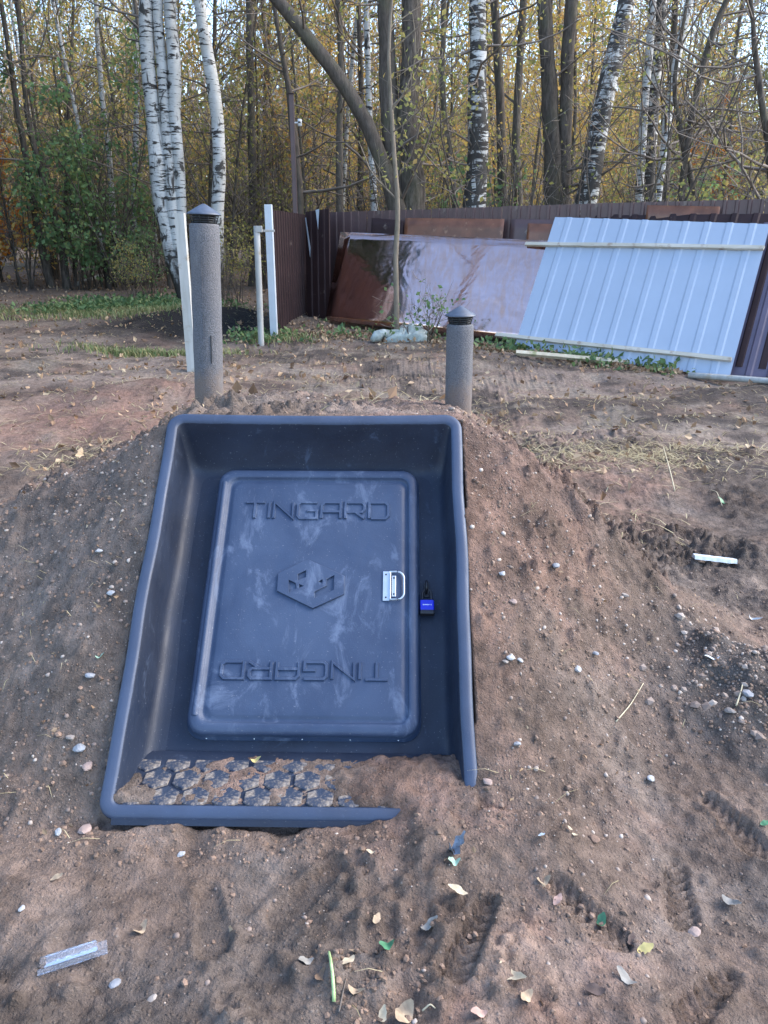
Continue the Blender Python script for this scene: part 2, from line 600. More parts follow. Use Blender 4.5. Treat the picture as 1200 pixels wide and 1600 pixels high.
def mat_sheet_gloss():
    m = NT('glossy_brown_sheet')
    w = m.noise(1.3, 3, .5, m.mapped((1, 1, 1.0)), .6)
    st = m.noise(3.0, 4, .6, m.mapped((4, 4, .4)), .5)
    c = m.mix(m.ramp(st, [(.4, 0.0), (.75, .8)]), (.50, .34, .32), (.50, .25, .15))
    m.set('Base Color', c)
    m.set('Roughness', m.ramp(st, [(.3, .07), (.8, .20)]))
    m.set('Metallic', 1.0)
    m.set('Coat Weight', .5); m.set('Coat Roughness', .06); m.set('Coat IOR', 1.9)
    hh = m.math('ADD', m.math('MULTIPLY', w, 1.0), m.math('MULTIPLY', m.noise(9, 2, .5, m.mapped((.35, .35, 1.6))), .05))
    m.bump(hh, .22, .10)
    return m.mat


def mat_foam():
    m = NT('grey_foam_insulation')
    f = m.noise(210, 3, .6)
    g = m.noise(4, 3, .5)
    c = m.ramp(f, [(.33, (.075, .077, .086)), (.66, (.165, .168, .185))])
    c = m.mix(m.ramp(g, [(.4, 0.0), (.75, .35)]), c, (.16, .13, .11))
    sz = m.n('ShaderNodeSeparateXYZ'); m.l(m.obj(), sz.inputs[0])
    dz = m.math('ADD', sz.outputs['Z'], m.math('MULTIPLY', m.math('SUBTRACT', m.noise(13, 5, .65), .5), .40))
    c = m.mix(m.ramp(dz, [(.03, .8), (.16, 0.0)]), c, (.19, .14, .11))
    c = m.mix(m.ramp(m.noise(6, 5, .6, m.mapped((3, 3, .5))), [(.58, 0.0), (.72, .45)]), c, (.24, .23, .22))
    m.set('Base Color', c); m.set('Roughness', .85)
    m.bump(f, .9, .007)
    return m.mat


def mat_wood(name, a, b, moss=None):
    m = NT(name)
    f = m.noise(14, 5, .6, m.mapped((1, 1, .12)))
    g = m.noise(7, 4, .65)
    c = m.mix(m.ramp(f, [(.35, 0.0), (.7, 1.0)]), a, b)
    c = m.mix(m.ramp(g, [(.56, 0.0), (.68, .8)]), c, moss or (.17, .12, .08))
    m.set('Base Color', c); m.set('Roughness', .85)
    m.bump(f, .5, .006)
    return m.mat


M['plastic'] = mat_plastic('black_tub_plastic', (.005, .010, .024), (.014, .025, .052), (.09, .125, .20), .60)
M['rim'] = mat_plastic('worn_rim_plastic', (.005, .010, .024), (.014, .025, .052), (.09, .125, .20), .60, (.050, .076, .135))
M['door'] = mat_plastic('dusty_door_plastic', (.022, .040, .084), (.050, .078, .138), (.18, .23, .33), .54)
M['soil'] = mat_ground()
M['tread'] = mat_tread()
M['gloss'] = mat_sheet_gloss()
M['foam'] = mat_foam()
M['cap_black'] = mat_simple('black_vent_plastic', (.02, .022, .026), .45, .3, 20)
M['cap_lid'] = mat_simple('dusty_dark_lid_plastic', (.055, .072, .105), .5, .3, 25, spec=.6)
M['post_white'] = mat_wood('weathered_white_paint', (.36, .36, .33), (.48, .48, .46), (.30, .26, .20))
M['pole_grey'] = mat_wood('faded_grey_paint', (.30, .30, .28), (.42, .42, .40), (.28, .24, .18))
M['white_metal'] = mat_simple('white_painted_steel', (.52, .56, .60), .4, .06, 5, dirt=(.45, .44, .42), dirt_at=.70)
M['brown_metal'] = mat_simple('brown_painted_steel', (.036, .019, .019), .62, .25, 3, spec=.25, dirt=(.16, .12, .10), dirt_at=.68)
M['brown_metal_pale'] = mat_simple('faded_brown_steel', (.105, .062, .060), .45, .2, 3, dirt=(.22, .17, .14), dirt_at=.68)
M['rust_sheet'] = mat_simple('reddish_brown_sheet', (.19, .075, .038), .35, .35, 4, dirt=(.30, .16, .09), dirt_at=.64)
M['violet_metal'] = mat_simple('purple_brown_steel', (.12, .095, .13), .35, .12, 3)
M['white_sheet'] = mat_simple('white_coated_sheet', (.37, .43, .52), .42, .04, 2.0, dirt=(.55, .56, .56), dirt_at=.72)
M['batten'] = mat_wood('flaking_white_batten', (.42, .38, .30), (.60, .57, .50), (.22, .12, .07))
M['old_plank'] = mat_wood('mossy_plank', (.36, .31, .22), (.50, .46, .36), (.16, .18, .07))
M['steel'] = mat_simple('zinc_plated_steel', (.62, .66, .68), .32, .08, 30, metal=.75)
M['blue'] = mat_simple('blue_padlock_jacket', (.008, .02, .52), .35, .1, 20)
M['white_print'] = mat_simple('white_print', (.75, .77, .8), .5, .05)
M['black_metal'] = mat_simple('black_metal', (.012, .012, .016), .4, .3, 30)
M['sack'] = mat_simple('grey_green_plastic_bag', (.36, .40, .37), .35, .35, 14, .6, 25, .02)
M['stone'] = mat_simple('pale_pebble', (.29, .25, .22), .8, .45, 6, .4, 90, .003)
M['stone_grey'] = mat_simple('grey_stone', (.25, .26, .28), .8, .35, 12, .5, 80, .004)
M['stone_pink'] = mat_simple('pinkish_stone', (.31, .23, .20), .85, .3, 12, .5, 80, .004)
M['stone_white'] = mat_simple('white_stone', (.36, .365, .37), .7, .15, 12, .4, 80, .004)
M['clod'] = mat_simple('soil_clod', (.20, .13, .095), .95, .45, 9, .8, 120, .004)
M['strip'] = mat_simple('white_plastic_scrap', (.50, .56, .60), .4, .08, 20)
M['cream'] = mat_simple('cream_leaf_skin', (.46, .38, .26), .8, .2, 40, .5, 90, .003)
M['beige'] = mat_simple('beige_dry_leaf', (.36, .27, .18), .85, .3, 40, .6, 90, .003)
M['browndry'] = mat_simple('brown_dry_leaf', (.25, .16, .10), .85, .35, 40, .6, 90, .003)
M['darkdry'] = mat_simple('dark_rotten_leaf', (.09, .06, .05), .8, .35, 40, .6, 90, .003)
M['pinkdry'] = mat_simple('pinkish_dry_leaf', (.42, .27, .22), .85, .25, 40, .6, 90, .003)
M['greyleaf'] = mat_simple('grey_dry_leaf', (.25, .235, .21), .8, .3, 40, .6, 90, .003)
M['yellowleaf'] = mat_simple('pale_yellow_leaf', (.50, .41, .16), .8, .2, 40)
M['freshleaf'] = mat_simple('fresh_green_leaf', (.06, .19, .09), .5, .3, 40)
M['mintleaf'] = mat_simple('pale_mint_scrap', (.28, .42, .32), .5, .2, 40)
M['stalk'] = mat_simple('pale_green_stalk', (.34, .46, .20), .5, .3, 60)
M['straw'] = mat_simple('straw_stalk', (.52, .45, .30), .8, .2, 20)
M['foil'] = mat_simple('blue_grey_crumpled_plastic', (.17, .20, .25), .35, .4, 60, .7, 60, .01)
M['lens'] = mat_simple('white_camera_housing', (.7, .7, .7), .4, .05)


def mat_clear():
    m = NT('clear_plastic')
    m.set('Base Color', (.90, .93, 1.0)); m.set('Roughness', .07); m.set('Transmission Weight', .93); m.set('IOR', 1.3)
    m.bump(m.noise(40, 2), .3, .01)
    return m.mat


M['clear'] = mat_clear()

# ------------------------------------------------------------------ ground sheet
def axis(lo, hi, step, far_lo, far_hi, g):
    mid = list(np.arange(lo, hi + 1e-6, step))
    s, p, up = step, hi, []
    while p < far_hi:
        s *= g; p += s; up.append(p)
    s, p, dn = step, lo, []
    while p > far_lo:
        s *= g; p -= s; dn.append(p)
    return np.array(dn[::-1] + mid + up)


gx = axis(-1.75, 1.75, .0092, -160, 160, 1.033)
gy = axis(.85, 3.1, .0082, -40, 320, 1.015)
GX, GY = np.meshgrid(gx, gy)
X = GX.ravel(); Yv = GY.ravel()
Hh, mh, ha, hb, hda, hin = terrain(X, Yv, True, True)
nx, ny = len(gx), len(gy)
i0 = (np.arange(ny - 1)[:, None] * nx + np.arange(nx - 1)[None, :]).ravel()
GF = np.stack([i0, i0 + 1, i0 + nx + 1, i0 + nx], -1)
gme = quad_mesh('ground', np.stack([X, Yv, Hh], -1), GF, M['soil'])


def lerp(c, col, k):
    return c + (np.array(col)[None] - c) * np.clip(k, 0, 1)[:, None]


GREY = .30
col = np.tile(np.array([[.235, .155, .112]]), (len(X), 1))
n1 = fbm(X, Yv, 1.1, 4, 101); n2 = fbm(X, Yv, 3.3, 4, 121); n3 = fbm(X, Yv, 9, 3, 141)
col = lerp(col, (.30, .165, .11), sstep(0.0, .4, n1 + .3 * n3) * .9)
col = lerp(col, (.19, .14, .11), sstep(.05, .4, -n1 + .4 * n2))
col = lerp(col, (.34, .245, .185), sstep(.12, .45, n2 + .2 * n1) * .55)
col = lerp(col, (.27, .145, .10), sstep(.35, .9, mh + .3 * n2) * sstep(-.3, .3, ha) * .75)      # fresh clay by the right rim
col = lerp(col, (.215, .16, .13), sstep(.1, .5, mh) * sstep(.0, .4, -ha) * .6)
col = lerp(col, (.33, .24, .18), sstep(.75, .9, mh) * sstep(1.05, 1.2, hb) * .6)
hp = np.exp(-(((X - 1.24) / .34) ** 2 + ((Yv - 2.24) / .34) ** 2) ** 1.5)
col = lerp(col, (.13, .105, .09), hp * 1.1 + .4 * n3 * hp)
far = sstep(4.6, 6.5, Yv)
fn = fbm(X, Yv * 2.2, .7, 4, 161)
col = lerp(col, (.30, .215, .165), far * sstep(-.1, .4, fn) * .8)
fq = fbm(X, Yv * 2.0, 2.6, 4, 171)
col = lerp(col, (.085, .065, .055), far * sstep(.05, .35, -fn + .5 * n2) * .75)
col = lerp(col, (.07, .055, .048), far * sstep(.10, .40, fq) * .8)
col = lerp(col, (.33, .26, .19), far * sstep(.10, .40, -fq) * .6)
col = lerp(col, (.33, .165, .11), np.exp(-(((X + 2.6) / 1.6) ** 2 + ((Yv - 6.9) / 1.0) ** 2)) * (.75 + n2))
col = lerp(col, (.030, .026, .024), 1.25 * np.exp(-(((X + 2.9 - .35 * (Yv - 12)) / 1.7) ** 2 + ((Yv - 12.2) / 1.1) ** 2) ** 1.4) + .5 * n2 * np.exp(-(((X + 2.9) / 2.2) ** 2 + ((Yv - 12.) / 1.5) ** 2)))
col = lerp(col, (.27, .185, .125), sstep(13.5, 16, Yv) * .8)
col = lerp(col, (.16, .13, .075), sstep(18, 22, Yv) * sstep(-.1, .3, n1))
fl = np.abs((X - 2.4) * .51 + (Yv - 11.5) * .86 + .95)
col = lerp(col, (.24, .17, .115), np.exp(-(fl / .5) ** 2) * (X > -2) * .8)
col = col + (col.mean(1, keepdims=True) * np.array([[1.06, 1.0, .94]]) - col) * GREY
rgh = sstep(-.15, .3, fbm(X, Yv, 1.3, 2, 77) + .25 * np.clip(mh * 2, 0, 1)) * (1 - far)
col = .84 * col * (1.0 - .24 * rgh[:, None] + .42 * n3[:, None] * (1 - far)[:, None])
att = gme.color_attributes.new('soil', 'FLOAT_COLOR', 'POINT')
att.data.foreach_set('color', np.concatenate([np.clip(col, .01, 1), np.ones((len(X), 1))], 1).astype(np.float32).ravel())
tag(link('ground', gme), 'reddish brown clay ground heaped into a mound round the black hatch', None, None, 'structure')

# ------------------------------------------------------------------ fence, gate leaf and posts
FP = np.array([2.4, 11.5]); FD = np.array([.86, -.51]); FN = np.array([.51, .86])      # along, backwards


def fpt(t, off=0.0):
    p = FP + FD * t + FN * off
    return p


def corrugated(width, height, pitch, depth, thick_mat, top_drop=0.0, edge=.35):
    """trapezoid profiled sheet standing in the local xz plane, x from 0 to width"""
    xs, ds = [], []
    k = 0; x = 0.0
    while x < width - 1e-6:
        for (fx, d) in ((0, 0), (.62, 0), (.70, depth), (.92, depth)):
            xx = x + fx * pitch
            if xx < width:
                xs.append(xx); ds.append(d)
        x += pitch
    xs.append(width); ds.append(0)
    mb = MB()
    V = []; F = []
    n = len(xs)
    for (zz, off) in ((0, 0), (height, 0), (height, -.003), (0, -.003)):
        V += [(xx, -d + off * -1, zz) for xx, d in zip(xs, ds)]
    for r in range(3):
        for i in range(n - 1):
            F.append((r * n + i, r * n + i + 1, (r + 1) * n + i + 1, (r + 1) * n + i))
    for i in range(n - 1):
        F.append((3 * n + i, 3 * n + i + 1, i + 1, i))
    mb.add(V, F)
    return mb


ang_f = math.atan2(FD[1], FD[0])
t0 = -4.25
fence = thing('profiled_fence', 'long dark brown ribbed metal fence behind the leaning sheets', 'fence', (*fpt(t0), 0), ang_f)
sheet_w = 1.15
t = t0
k = 0
proto = corrugated(sheet_w - .006, 1.86, sheet_w / 8, .020, None).mesh('fence_sheet', M['brown_metal_pale'])
while t < 9.5:
    o = link('fence_sheet', proto, fence)
    p = fpt(t + .5)
    o.location = (t - t0, rnd.uniform(-.004, .004), 2.03 + .004 * (t + 4) - 1.86 + rnd.uniform(-.008, .008))
    t += sheet_w
    k += 1
for k in range(6):
    tt = k * 2.5 + .06
    p = fpt(t0 + tt)
    g0 = gz(*p)
    o = MB().box((0, .055, (g0 - .3 + 1.98) / 2), (.06, .06, 1.98 - g0 + .3)).build('post', M['brown_metal'], fence)
    o.location = (tt, 0, 0)
for zz in (.55, 1.65):
    MB().box((6.9, .0385, zz), (13.7, .025, .04)).build('rail', M['brown_metal'], fence)

# gate leaf running from the white end post to the fence corner
gp0 = np.array([-1.60, 11.42]); gp1 = np.array([-1.24, 13.3])
gd = gp1 - gp0; gl = np.linalg.norm(gd); gang = math.atan2(gd[1], gd[0])
gz0 = gz(*gp0)
leaf = thing('fence_return', 'dark brown ribbed metal panel with a white steel end post', 'fence panel', (gp0[0], gp0[1], gz0), gang)
gtop = at(430, 322, 11.42)[2] - gz0
for k in range(2):
    o = corrugated(gl / 2 - .035, gtop - .10, .115, .018, None).build('fence_sheet', M['brown_metal'], leaf)
    o.location = (.06 + k * (gl / 2 - .03), .03 + .002 * k, .06)
MB().box((0, 0, gtop / 2 - .04), (.055, .105, gtop + .12), 0, None, .006).build('end_post', M['white_metal'], leaf)
for zz in (.35, 1.45):
    MB().box((gl / 2, .055, zz), (gl - .1, .03, .04)).build('rail', M['brown_metal'], leaf)

# battered panel leaning in the corner, with pale bent edges
bp = at(486, 515, 12.35); bz = gz(bp[0], bp[1])
bent = thing('bent_fence_sheet', 'bent dark brown sheet with pale torn edges in the fence corner', 'metal sheet', (-1.27, 13.02, bz), ang_f - .12)
o = corrugated(.52, 1.66, .14, .02, None).build('sheet_face', M['brown_metal'], bent); o.rotation_euler = (-.10, -.07, 0)
o = MB().add([(.02, -.03, 1.56), (.045, -.035, 1.57), (.13, -.03, 1.1), (.12, -.03, .95)], [(0, 1, 2, 3)]).add([(.02, -.034, 1.56), (.045, -.039, 1.57), (.13, -.034, 1.1), (.12, -.034, .95)], [(3, 2, 1, 0)]).build('torn_edge', M['white_metal'], bent); o.rotation_euler = (-.10, -.07, 0)
o = MB().add([(.25, -.03, 1.66), (.33, -.033, 1.67), (.30, -.03, 1.36)], [(0, 1, 2)]).add([(.25, -.034, 1.66), (.33, -.037, 1.67), (.30, -.034, 1.36)], [(2, 1, 0)]).build('torn_edge', M['white_metal'], bent); o.rotation_euler = (-.10, -.07, 0)


def lean_sheet(name, label, t_a, t_b, off, lean, L, mat, thick=.004, z0=None, shift=0.0, top_rag=0.0, cat='metal sheet', wav=0.0):
    """flat sheet leaning back towards the fence; its foot runs t_a..t_b along the fence at distance off in front"""
    p = fpt(t_a, -off)
    za = gz(*fpt(t_a, -off)) if z0 is None else z0[0]
    zb = gz(*fpt(t_b, -off)) if z0 is None else z0[1]
    th = thing(name, label, cat, (p[0], p[1], za), ang_f)
    W = t_b - t_a
    nx_, nz_ = 24, 12
    V = []
    for side in (0, 1):
        for j in range(nz_ + 1):
            for i in range(nx_ + 1):
                x = W * i / nx_; s = L * j / nz_
                z = s * math.cos(lean) + (zb - za) * i / nx_
                y = s * math.sin(lean) + (thick if side else 0)
                y += wav * math.sin(3.1 * x + 1.7 * s) * math.sin(math.pi * j / nz_)
                V.append((x + shift * j / nz_, y, z))
    n = (nx_ + 1) * (nz_ + 1)
    F = []
    for j in range(nz_):
        for i in range(nx_):
            a = j * (nx_ + 1) + i
            F.append((a, a + 1, a + nx_ + 2, a + nx_ + 1))
            F.append((n + a, n + a + nx_ + 1, n + a + nx_ + 2, n + a + 1))
    for i in range(nx_):
        a = i; b = nz_ * (nx_ + 1) + i
        F.append((a, n + a, n + a + 1, a + 1)); F.append((b, b + 1, n + b + 1, n + b))
    for j in range(nz_):
        a = j * (nx_ + 1); b = a + nx_
        F.append((a, a + nx_ + 1, n + a + nx_ + 1, n + a)); F.append((b, n + b, n + b + nx_ + 1, b + nx_ + 1))
    me = MB().add(V, F, 0, True).mesh(name, mat)
    o = link('sheet_face', me, th)
    return th


# distances of the sheet feet in front of the fence, lengths along it
def tf(x, y):
    d = np.array([x, y]) - FP
    return float(d @ FD), float(-(d @ FN))


ta, oa = tf(-1.116, 12.12); tb, ob = tf(1.62, 10.5)
lean_sheet('glossy_sheet', 'large glossy brown flat metal sheet reflecting the sky, behind the sapling', -3.42, 1.5, .78, math.radians(20), 1.42, M['gloss'], wav=.004)
lean_sheet('brown_sheet', 'reddish brown sheet edge showing above the glossy sheet, left of the joint', -2.35, -.72, .34, math.radians(8), 1.66, M['rust_sheet'])
lean_sheet('brown_sheet', 'faded brown sheet with a darker corner above the glossy sheet, right of the joint', -.62, 1.2, .31, math.radians(8), 1.66, M['brown_metal_pale'])
lean_sheet('brown_sheet', 'dark rust brown piece tucked beside the upper left corner of the white sheet', -.35, .62, .36, math.radians(8), 1.60, M['rust_sheet'])
lean_sheet('brown_sheet', 'short dull brown strip at the left end of the sheet row', -2.95, -2.38, .33, math.radians(8), 1.62, M['brown_metal'])
lean_sheet('copper_sheet', 'orange brown strip sticking out above the white ribbed sheet', 1.25, 2.15, .10, math.radians(1), 1.80, M['rust_sheet'])

# white ribbed sheet and the purple one beside it
def ribbed_lean(name, label, p0, p1, lean, L, pitch, depth, mat, back_off=0.0, groove=False):
    d = np.array(p1[:2]) - np.array(p0[:2]); W = np.linalg.norm(d); a = math.atan2(d[1], d[0])
    z0, z1 = gz(*p0[:2]) + .03, gz(*p1[:2]) + .02
    th = thing(name, label, 'metal sheet', (p0[0], p0[1], z0), a)
    mb = corrugated(W, L, pitch, depth, None)
    mb.v = [(x, y, z + (z1 - z0) * x / W) for x, y, z in mb.v]
    o = mb.build('sheet_face', mat, th)
    o.rotation_euler = (-lean, 0, 0)
    return th, W, o


wl0, wl1 = (1.75, 10.49), (4.02, 8.92)
wd = np.array(wl1) - np.array(wl0); wd /= np.linalg.norm(wd); wnrm = np.array([-wd[1], wd[0]])
white, WW, wf = ribbed_lean('white_ribbed_sheet', 'white ribbed metal sheet leaning on the fence under two thin battens', wl0, wl1, math.radians(33), 2.0, .262, .009, M['white_sheet'])
p0 = np.array(wl1) - wd * .25 - wnrm * -.06; p1 = np.array(wl1) + wd * 1.4 - wnrm * -.06
ribbed_lean('purple_ribbed_sheet', 'purple brown ribbed sheet half hidden at the edge of the white one', tuple(p0), tuple(p1), math.radians(33), 2.02, .23, .02, M['violet_metal'])
p0 = np.array(wl0) + wd * .1 + wnrm * .16; p1 = np.array(wl1) + wd * .9 + wnrm * .16
ribbed_lean('dark_backing_sheet', 'dark brown sheet edge peeping out behind the top of the white sheet', tuple(p0), tuple(p1), math.radians(33), 2.03, .25, .02, M['brown_metal'])


def on_white(px, py, lift=.02):
    """point where a picture ray meets the plane of the white sheet"""
    P0 = np.array([*wl0, gz(*wl0) + .03]); shear = (gz(*wl1) + .02 - gz(*wl0) - .03) / WW
    e2 = np.array([wnrm[0] * math.sin(math.radians(33)), wnrm[1] * math.sin(math.radians(33)), math.cos(math.radians(33))])
    e1 = np.array([wd[0], wd[1], 0]) + e2 * shear
    n = np.cross(e1, e2); n /= np.linalg.norm(n)
    if n[1] > 0: n = -n
    d = ray(px, py)
    tt = ((P0 + n * lift - EYE) @ n) / (d @ n)
    return EYE + d * tt


def bar(name, label, cat, A, B, w, h, mat, up=None):
    A = Vector(A); B = Vector(B)
    o = thing(name, label, cat, A)
    d = (B - A); L = d.length
    zax = d.normalized()
    ref = Vector(up) if up is not None else Vector((0, 0, 1))
    xax = ref.cross(zax).normalized(); yax = zax.cross(xax)
    R = Matrix((xax, yax, zax)).transposed()
    o.rotation_euler = R.to_euler()
    return o, L


def batten(label, pa, pb, w, h, mat, lift=.037, name='wooden_batten'):
    A, B = on_white(*pa, lift), on_white(*pb, lift)
    d = Vector(B - A); L = d.length; za = d.normalized()
    xa = Vector((0, -.84, .54)).cross(za).normalized(); ya = za.cross(xa)
    mb = MB()
    n = 10
    V = []; F = []
    for i in range(n + 1):
        q = i / n
        wob = .004 * math.sin(q * 7 + pa[0])
        for (sx, sy) in ((-1, -1), (1, -1), (1, 1), (-1, 1)):
            V.append((sx * w / 2 * (1 + .08 * math.sin(q * 23)), sy * h / 2 + wob, L * q))
    for i in range(n):
        for k in range(4):
            F.append((i * 4 + k, i * 4 + (k + 1) % 4, i * 4 + 4 + (k + 1) % 4, i * 4 + 4 + k))
    F += [(3, 2, 1, 0), tuple(n * 4 + k for k in range(4))]
    mb.add(V, F)
    o = mb.build(name, mat)
    o.matrix_world = Matrix(((xa.x, ya.x, za.x, A[0]), (xa.y, ya.y, za.y, A[1]), (xa.z, ya.z, za.z, A[2]), (0, 0, 0, 1)))
    return tag(o, label, 'batten')


batten('long flaking batten lying across the top of the white ribbed sheet', (821, 381), (1194, 387), .05, .035, M['batten'])
batten('long flaking batten lying across the foot of the white ribbed sheet', (775, 523), (1143, 562), .05, .035, M['batten'])


def ground_log(name, label, cat, pa, pb, r, mat, sides=8, lift=None, square=False):
    A = ground_hit(*pa); B = ground_hit(*pb)
    mb = MB(); L = float(np.linalg.norm(B[:2] - A[:2])); a = math.atan2(B[1] - A[1], B[0] - A[0])
    zl = r * .75
    th = math.atan2(B[2] - A[2], L)
    pts = [(L * q, 0.01 * math.sin(q * 5), (B[2] - A[2]) * q + zl) for q in np.linspace(0, 1, 7)]
    mb.tube(pts, [r] * 7, sides, 0, not square)
    o = mb.build(name, mat)
    o.location = A; o.rotation_euler = (0, 0, a)
    return tag(o, label, cat)


ground_log('plank', 'mossy pale plank lying on the weeds below the white sheet', 'plank', (806, 555), (1052, 577), .035, M['old_plank'], 4, square=True)
ground_log('pole', 'round pale pole lying at the foot of the purple sheet', 'pole', (1075, 590), (1290, 606), .035, M['pole_grey'], 10)

# posts
def leaning_post(name, label, pb, pt, Y, w, mat, arm=False, round_=False, dY=0.0):
    B = at(*pb, Y); zb = gz(B[0], B[1]); B[2] = zb
    T_ = at(*pt, Y + dY)
    th = thing(name, label, 'post', tuple(B))
    d = T_ - B
    pts = [B * 0 + d * q for q in (-.1, 0, .2, .4, .6, .8, 1)]
    mb = MB()
    if round_:
        mb.tube(pts, [w / 2] * 7, 12)
    else:
        V = []; F = []
        for q in pts:
            V += [(q[0] - w / 2, q[1] - w * .4, q[2]), (q[0] + w / 2, q[1] - w * .4, q[2]), (q[0] + w / 2, q[1] + w * .4, q[2]), (q[0] - w / 2, q[1] + w * .4, q[2])]
        for i in range(6):
            for k in range(4):
                F.append((i * 4 + k, i * 4 + (k + 1) % 4, i * 4 + 4 + (k + 1) % 4, i * 4 + 4 + k))
        F += [(3, 2, 1, 0), (24, 25, 26, 27)]
        mb.add(V, F)
    mb.build('shaft', mat, th)
    return th, d


leaning_post('wooden_post', 'leaning white weathered post right behind the tall vent pipe', (301, 585), (281, 333), 8.85, .10, M['post_white'])
th, d = leaning_post('wooden_post', 'slim pale post with a short arm beside the white end post', (408, 535), (401, 353), 10.95, .085, M['pole_grey'], round_=True)
MB().box((d[0] + .12, d[1] + .05, d[2] - .06), (.22, .03, .03), 0, None, .004).build('arm', M['pole_grey'], th)
MB().box((d[0] + .03, d[1] - .02, d[2] - .04), (.09, .05, .08), 0, None, .004).build('bracket', M['pole_grey'], th)
Bp = at(464, 400, 14.2); mz = gz(Bp[0], Bp[1])
mast = thing('steel_mast', 'tall thin brown steel mast rising above the fence corner', 'mast', (Bp[0], Bp[1], mz))
hh_ = at(461, 148, 14.2)[2] - mz
MB().box((0, 0, hh_ / 2 - .15), (.075, .075, hh_ + .3), 0, None, .004).build('shaft', M['brown_metal_pale'], mast)
MB().box((.0, 0, hh_ + .01), (.085, .085, .02)).build('top_cap', M['brown_metal'], mast)
camr = thing('security_camera', 'small white camera on an arm on the steel mast', 'camera', (Bp[0] + .04, Bp[1] - .04, mz + hh_ - .42))
MB().box((.035, -.01, 0), (.06, .02, .02)).build('arm', M['lens'], camr)
MB().lathe([(0, .05), (.035, .05), (.035, -.05), (.03, -.055), (0, -.055)], 12, 0, (.09, -.02, 0)).build('housing', M['lens'], camr)
MB().lathe([(0, -.012), (.022, -.012), (.022, .012), (0, .012)], 10, 0, (.09, -.058, .0)).build('lens', M['black_metal'], camr)

# ------------------------------------------------------------------ the hatch
hatch = thing('cellar_hatch', 'black plastic sloping cellar hatch with a raised door, half buried in the mound', 'cellar hatch')
hatch.matrix_world = HMAT


def rrect(cx, cy, hw, hh, r, n=7):
    P = []
    for (sx, sy, a0) in ((1, 1, 0), (-1, 1, 90), (-1, -1, 180), (1, -1, 270)):
        for k in range(n + 1):
            t_ = math.radians(a0 + 90 * k / n)
            P.append((cx + sx * (hw - r) + r * math.cos(t_), cy + sy * (hh - r) + r * math.sin(t_)))
    return P


def loops_mesh(loops, fill_last=True, smooth=True):
    mb = MB(); n = len(loops[0]); V = []; F = []
    for L in loops: V += L
    for i in range(len(loops) - 1):
        for k in range(n):
            k2 = (k + 1) % n
            F.append((i * n + k, i * n + k2, (i + 1) * n + k2, (i + 1) * n + k))
    mb.add(V, F, 0, smooth)
    if fill_last:
        o = (len(loops) - 1) * n
        mb.f.append(tuple(o + k for k in range(n))); mb.m.append(0); mb.s.append(False)
    return mb


# tub: rim swept all round, wall, fillet
wst = lambda v_: (STEP_C - v_ * math.sin(SL)) / math.cos(SL)
prof = [(0, 0, -.075), (0, 0, -.014), (.0025, .0025, -.005), (.009, .009, -.0005), (.016, .016, 0), (.031, .031, 0), (.0375, .038, -.003), (.041, .043, -.010),
        (.046, .062, -.045), (.052, .092, -.09), (.058, .122, -.128), (.066, .138, -.146), (.080, .150, -.156), (.10, .162, -.1605), (.12, .175, -.1635)]


def tub_loop(os_, ot_, dp):
    hw = T_HW - os_; v1 = T_LEN - ot_; v0 = min(os_, .041 + max(0, -dp - .01) * .05)
    depth = -dp
    rt = max(.02, .062 - os_ * .9) if os_ < .045 else .026 + .25 * (os_ - .041)
    rb = max(.012, .055 - os_ * .9)
    P = []
    def arc(cx, cy, r, a0, n=9):
        return [(cx + r * math.cos(math.radians(a0 + 90 * k / n)), cy + r * math.sin(math.radians(a0 + 90 * k / n))) for k in range(n + 1)]
    def seg(p, q, n):
        return [(p[0] + (q[0] - p[0]) * k / n, p[1] + (q[1] - p[1]) * k / n) for k in range(1, n)]
    A = [arc(hw - rt, v1 - rt, rt, 0), arc(-hw + rt, v1 - rt, rt, 90), arc(-hw + rb, v0 + rb, rb, 180), arc(hw - rb, v0 + rb, rb, 270)]
    for k, n in zip(range(4), (24, 34, 24, 34)):
        P += A[k] + seg(A[k][-1], A[(k + 1) % 4][0], n)
    L = []
    for (a_, v_) in P:
        dd = dp
        if dp < -.012 and os_ > 0:
            dd = max(dp, min(-.012, wst(v_) - .03))
        top = max(0, (v_ - T_LEN + .25) / .25)
        sag = -.012 * max(0, 1 - (a_ / T_HW) ** 2) * top
        wv = (.0022 * math.sin(9 * v_ + 2 * a_) + .0012 * math.sin(17 * v_)) * min(1, abs(a_) * 2.2)
        L.append((a_ + wv, v_ + sag * .7, dd))
    return L


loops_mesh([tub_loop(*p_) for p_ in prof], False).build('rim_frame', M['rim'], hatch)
# floor of the tub
mb = MB(); V = []; F = []
na, nv = 24, 30
for j in range(nv + 1):
    for i in range(na + 1):
        a_ = -.452 + .904 * i / na; v_ = .190 + (T_LEN - .16 - .190) * j / nv
        V.append((a_ * (1 - .02 * (j == nv)), v_, -.162 + .0022 * math.sin(a_ * 9 + 1) * math.sin(v_ * 5)))
for j in range(nv):
    for i in range(na):
        k = j * (na + 1) + i
        F.append((k, k + 1, k + na + 2, k + na + 1))
mb.add(V, F, 0, True).build('floor_panel', M['plastic'], hatch)
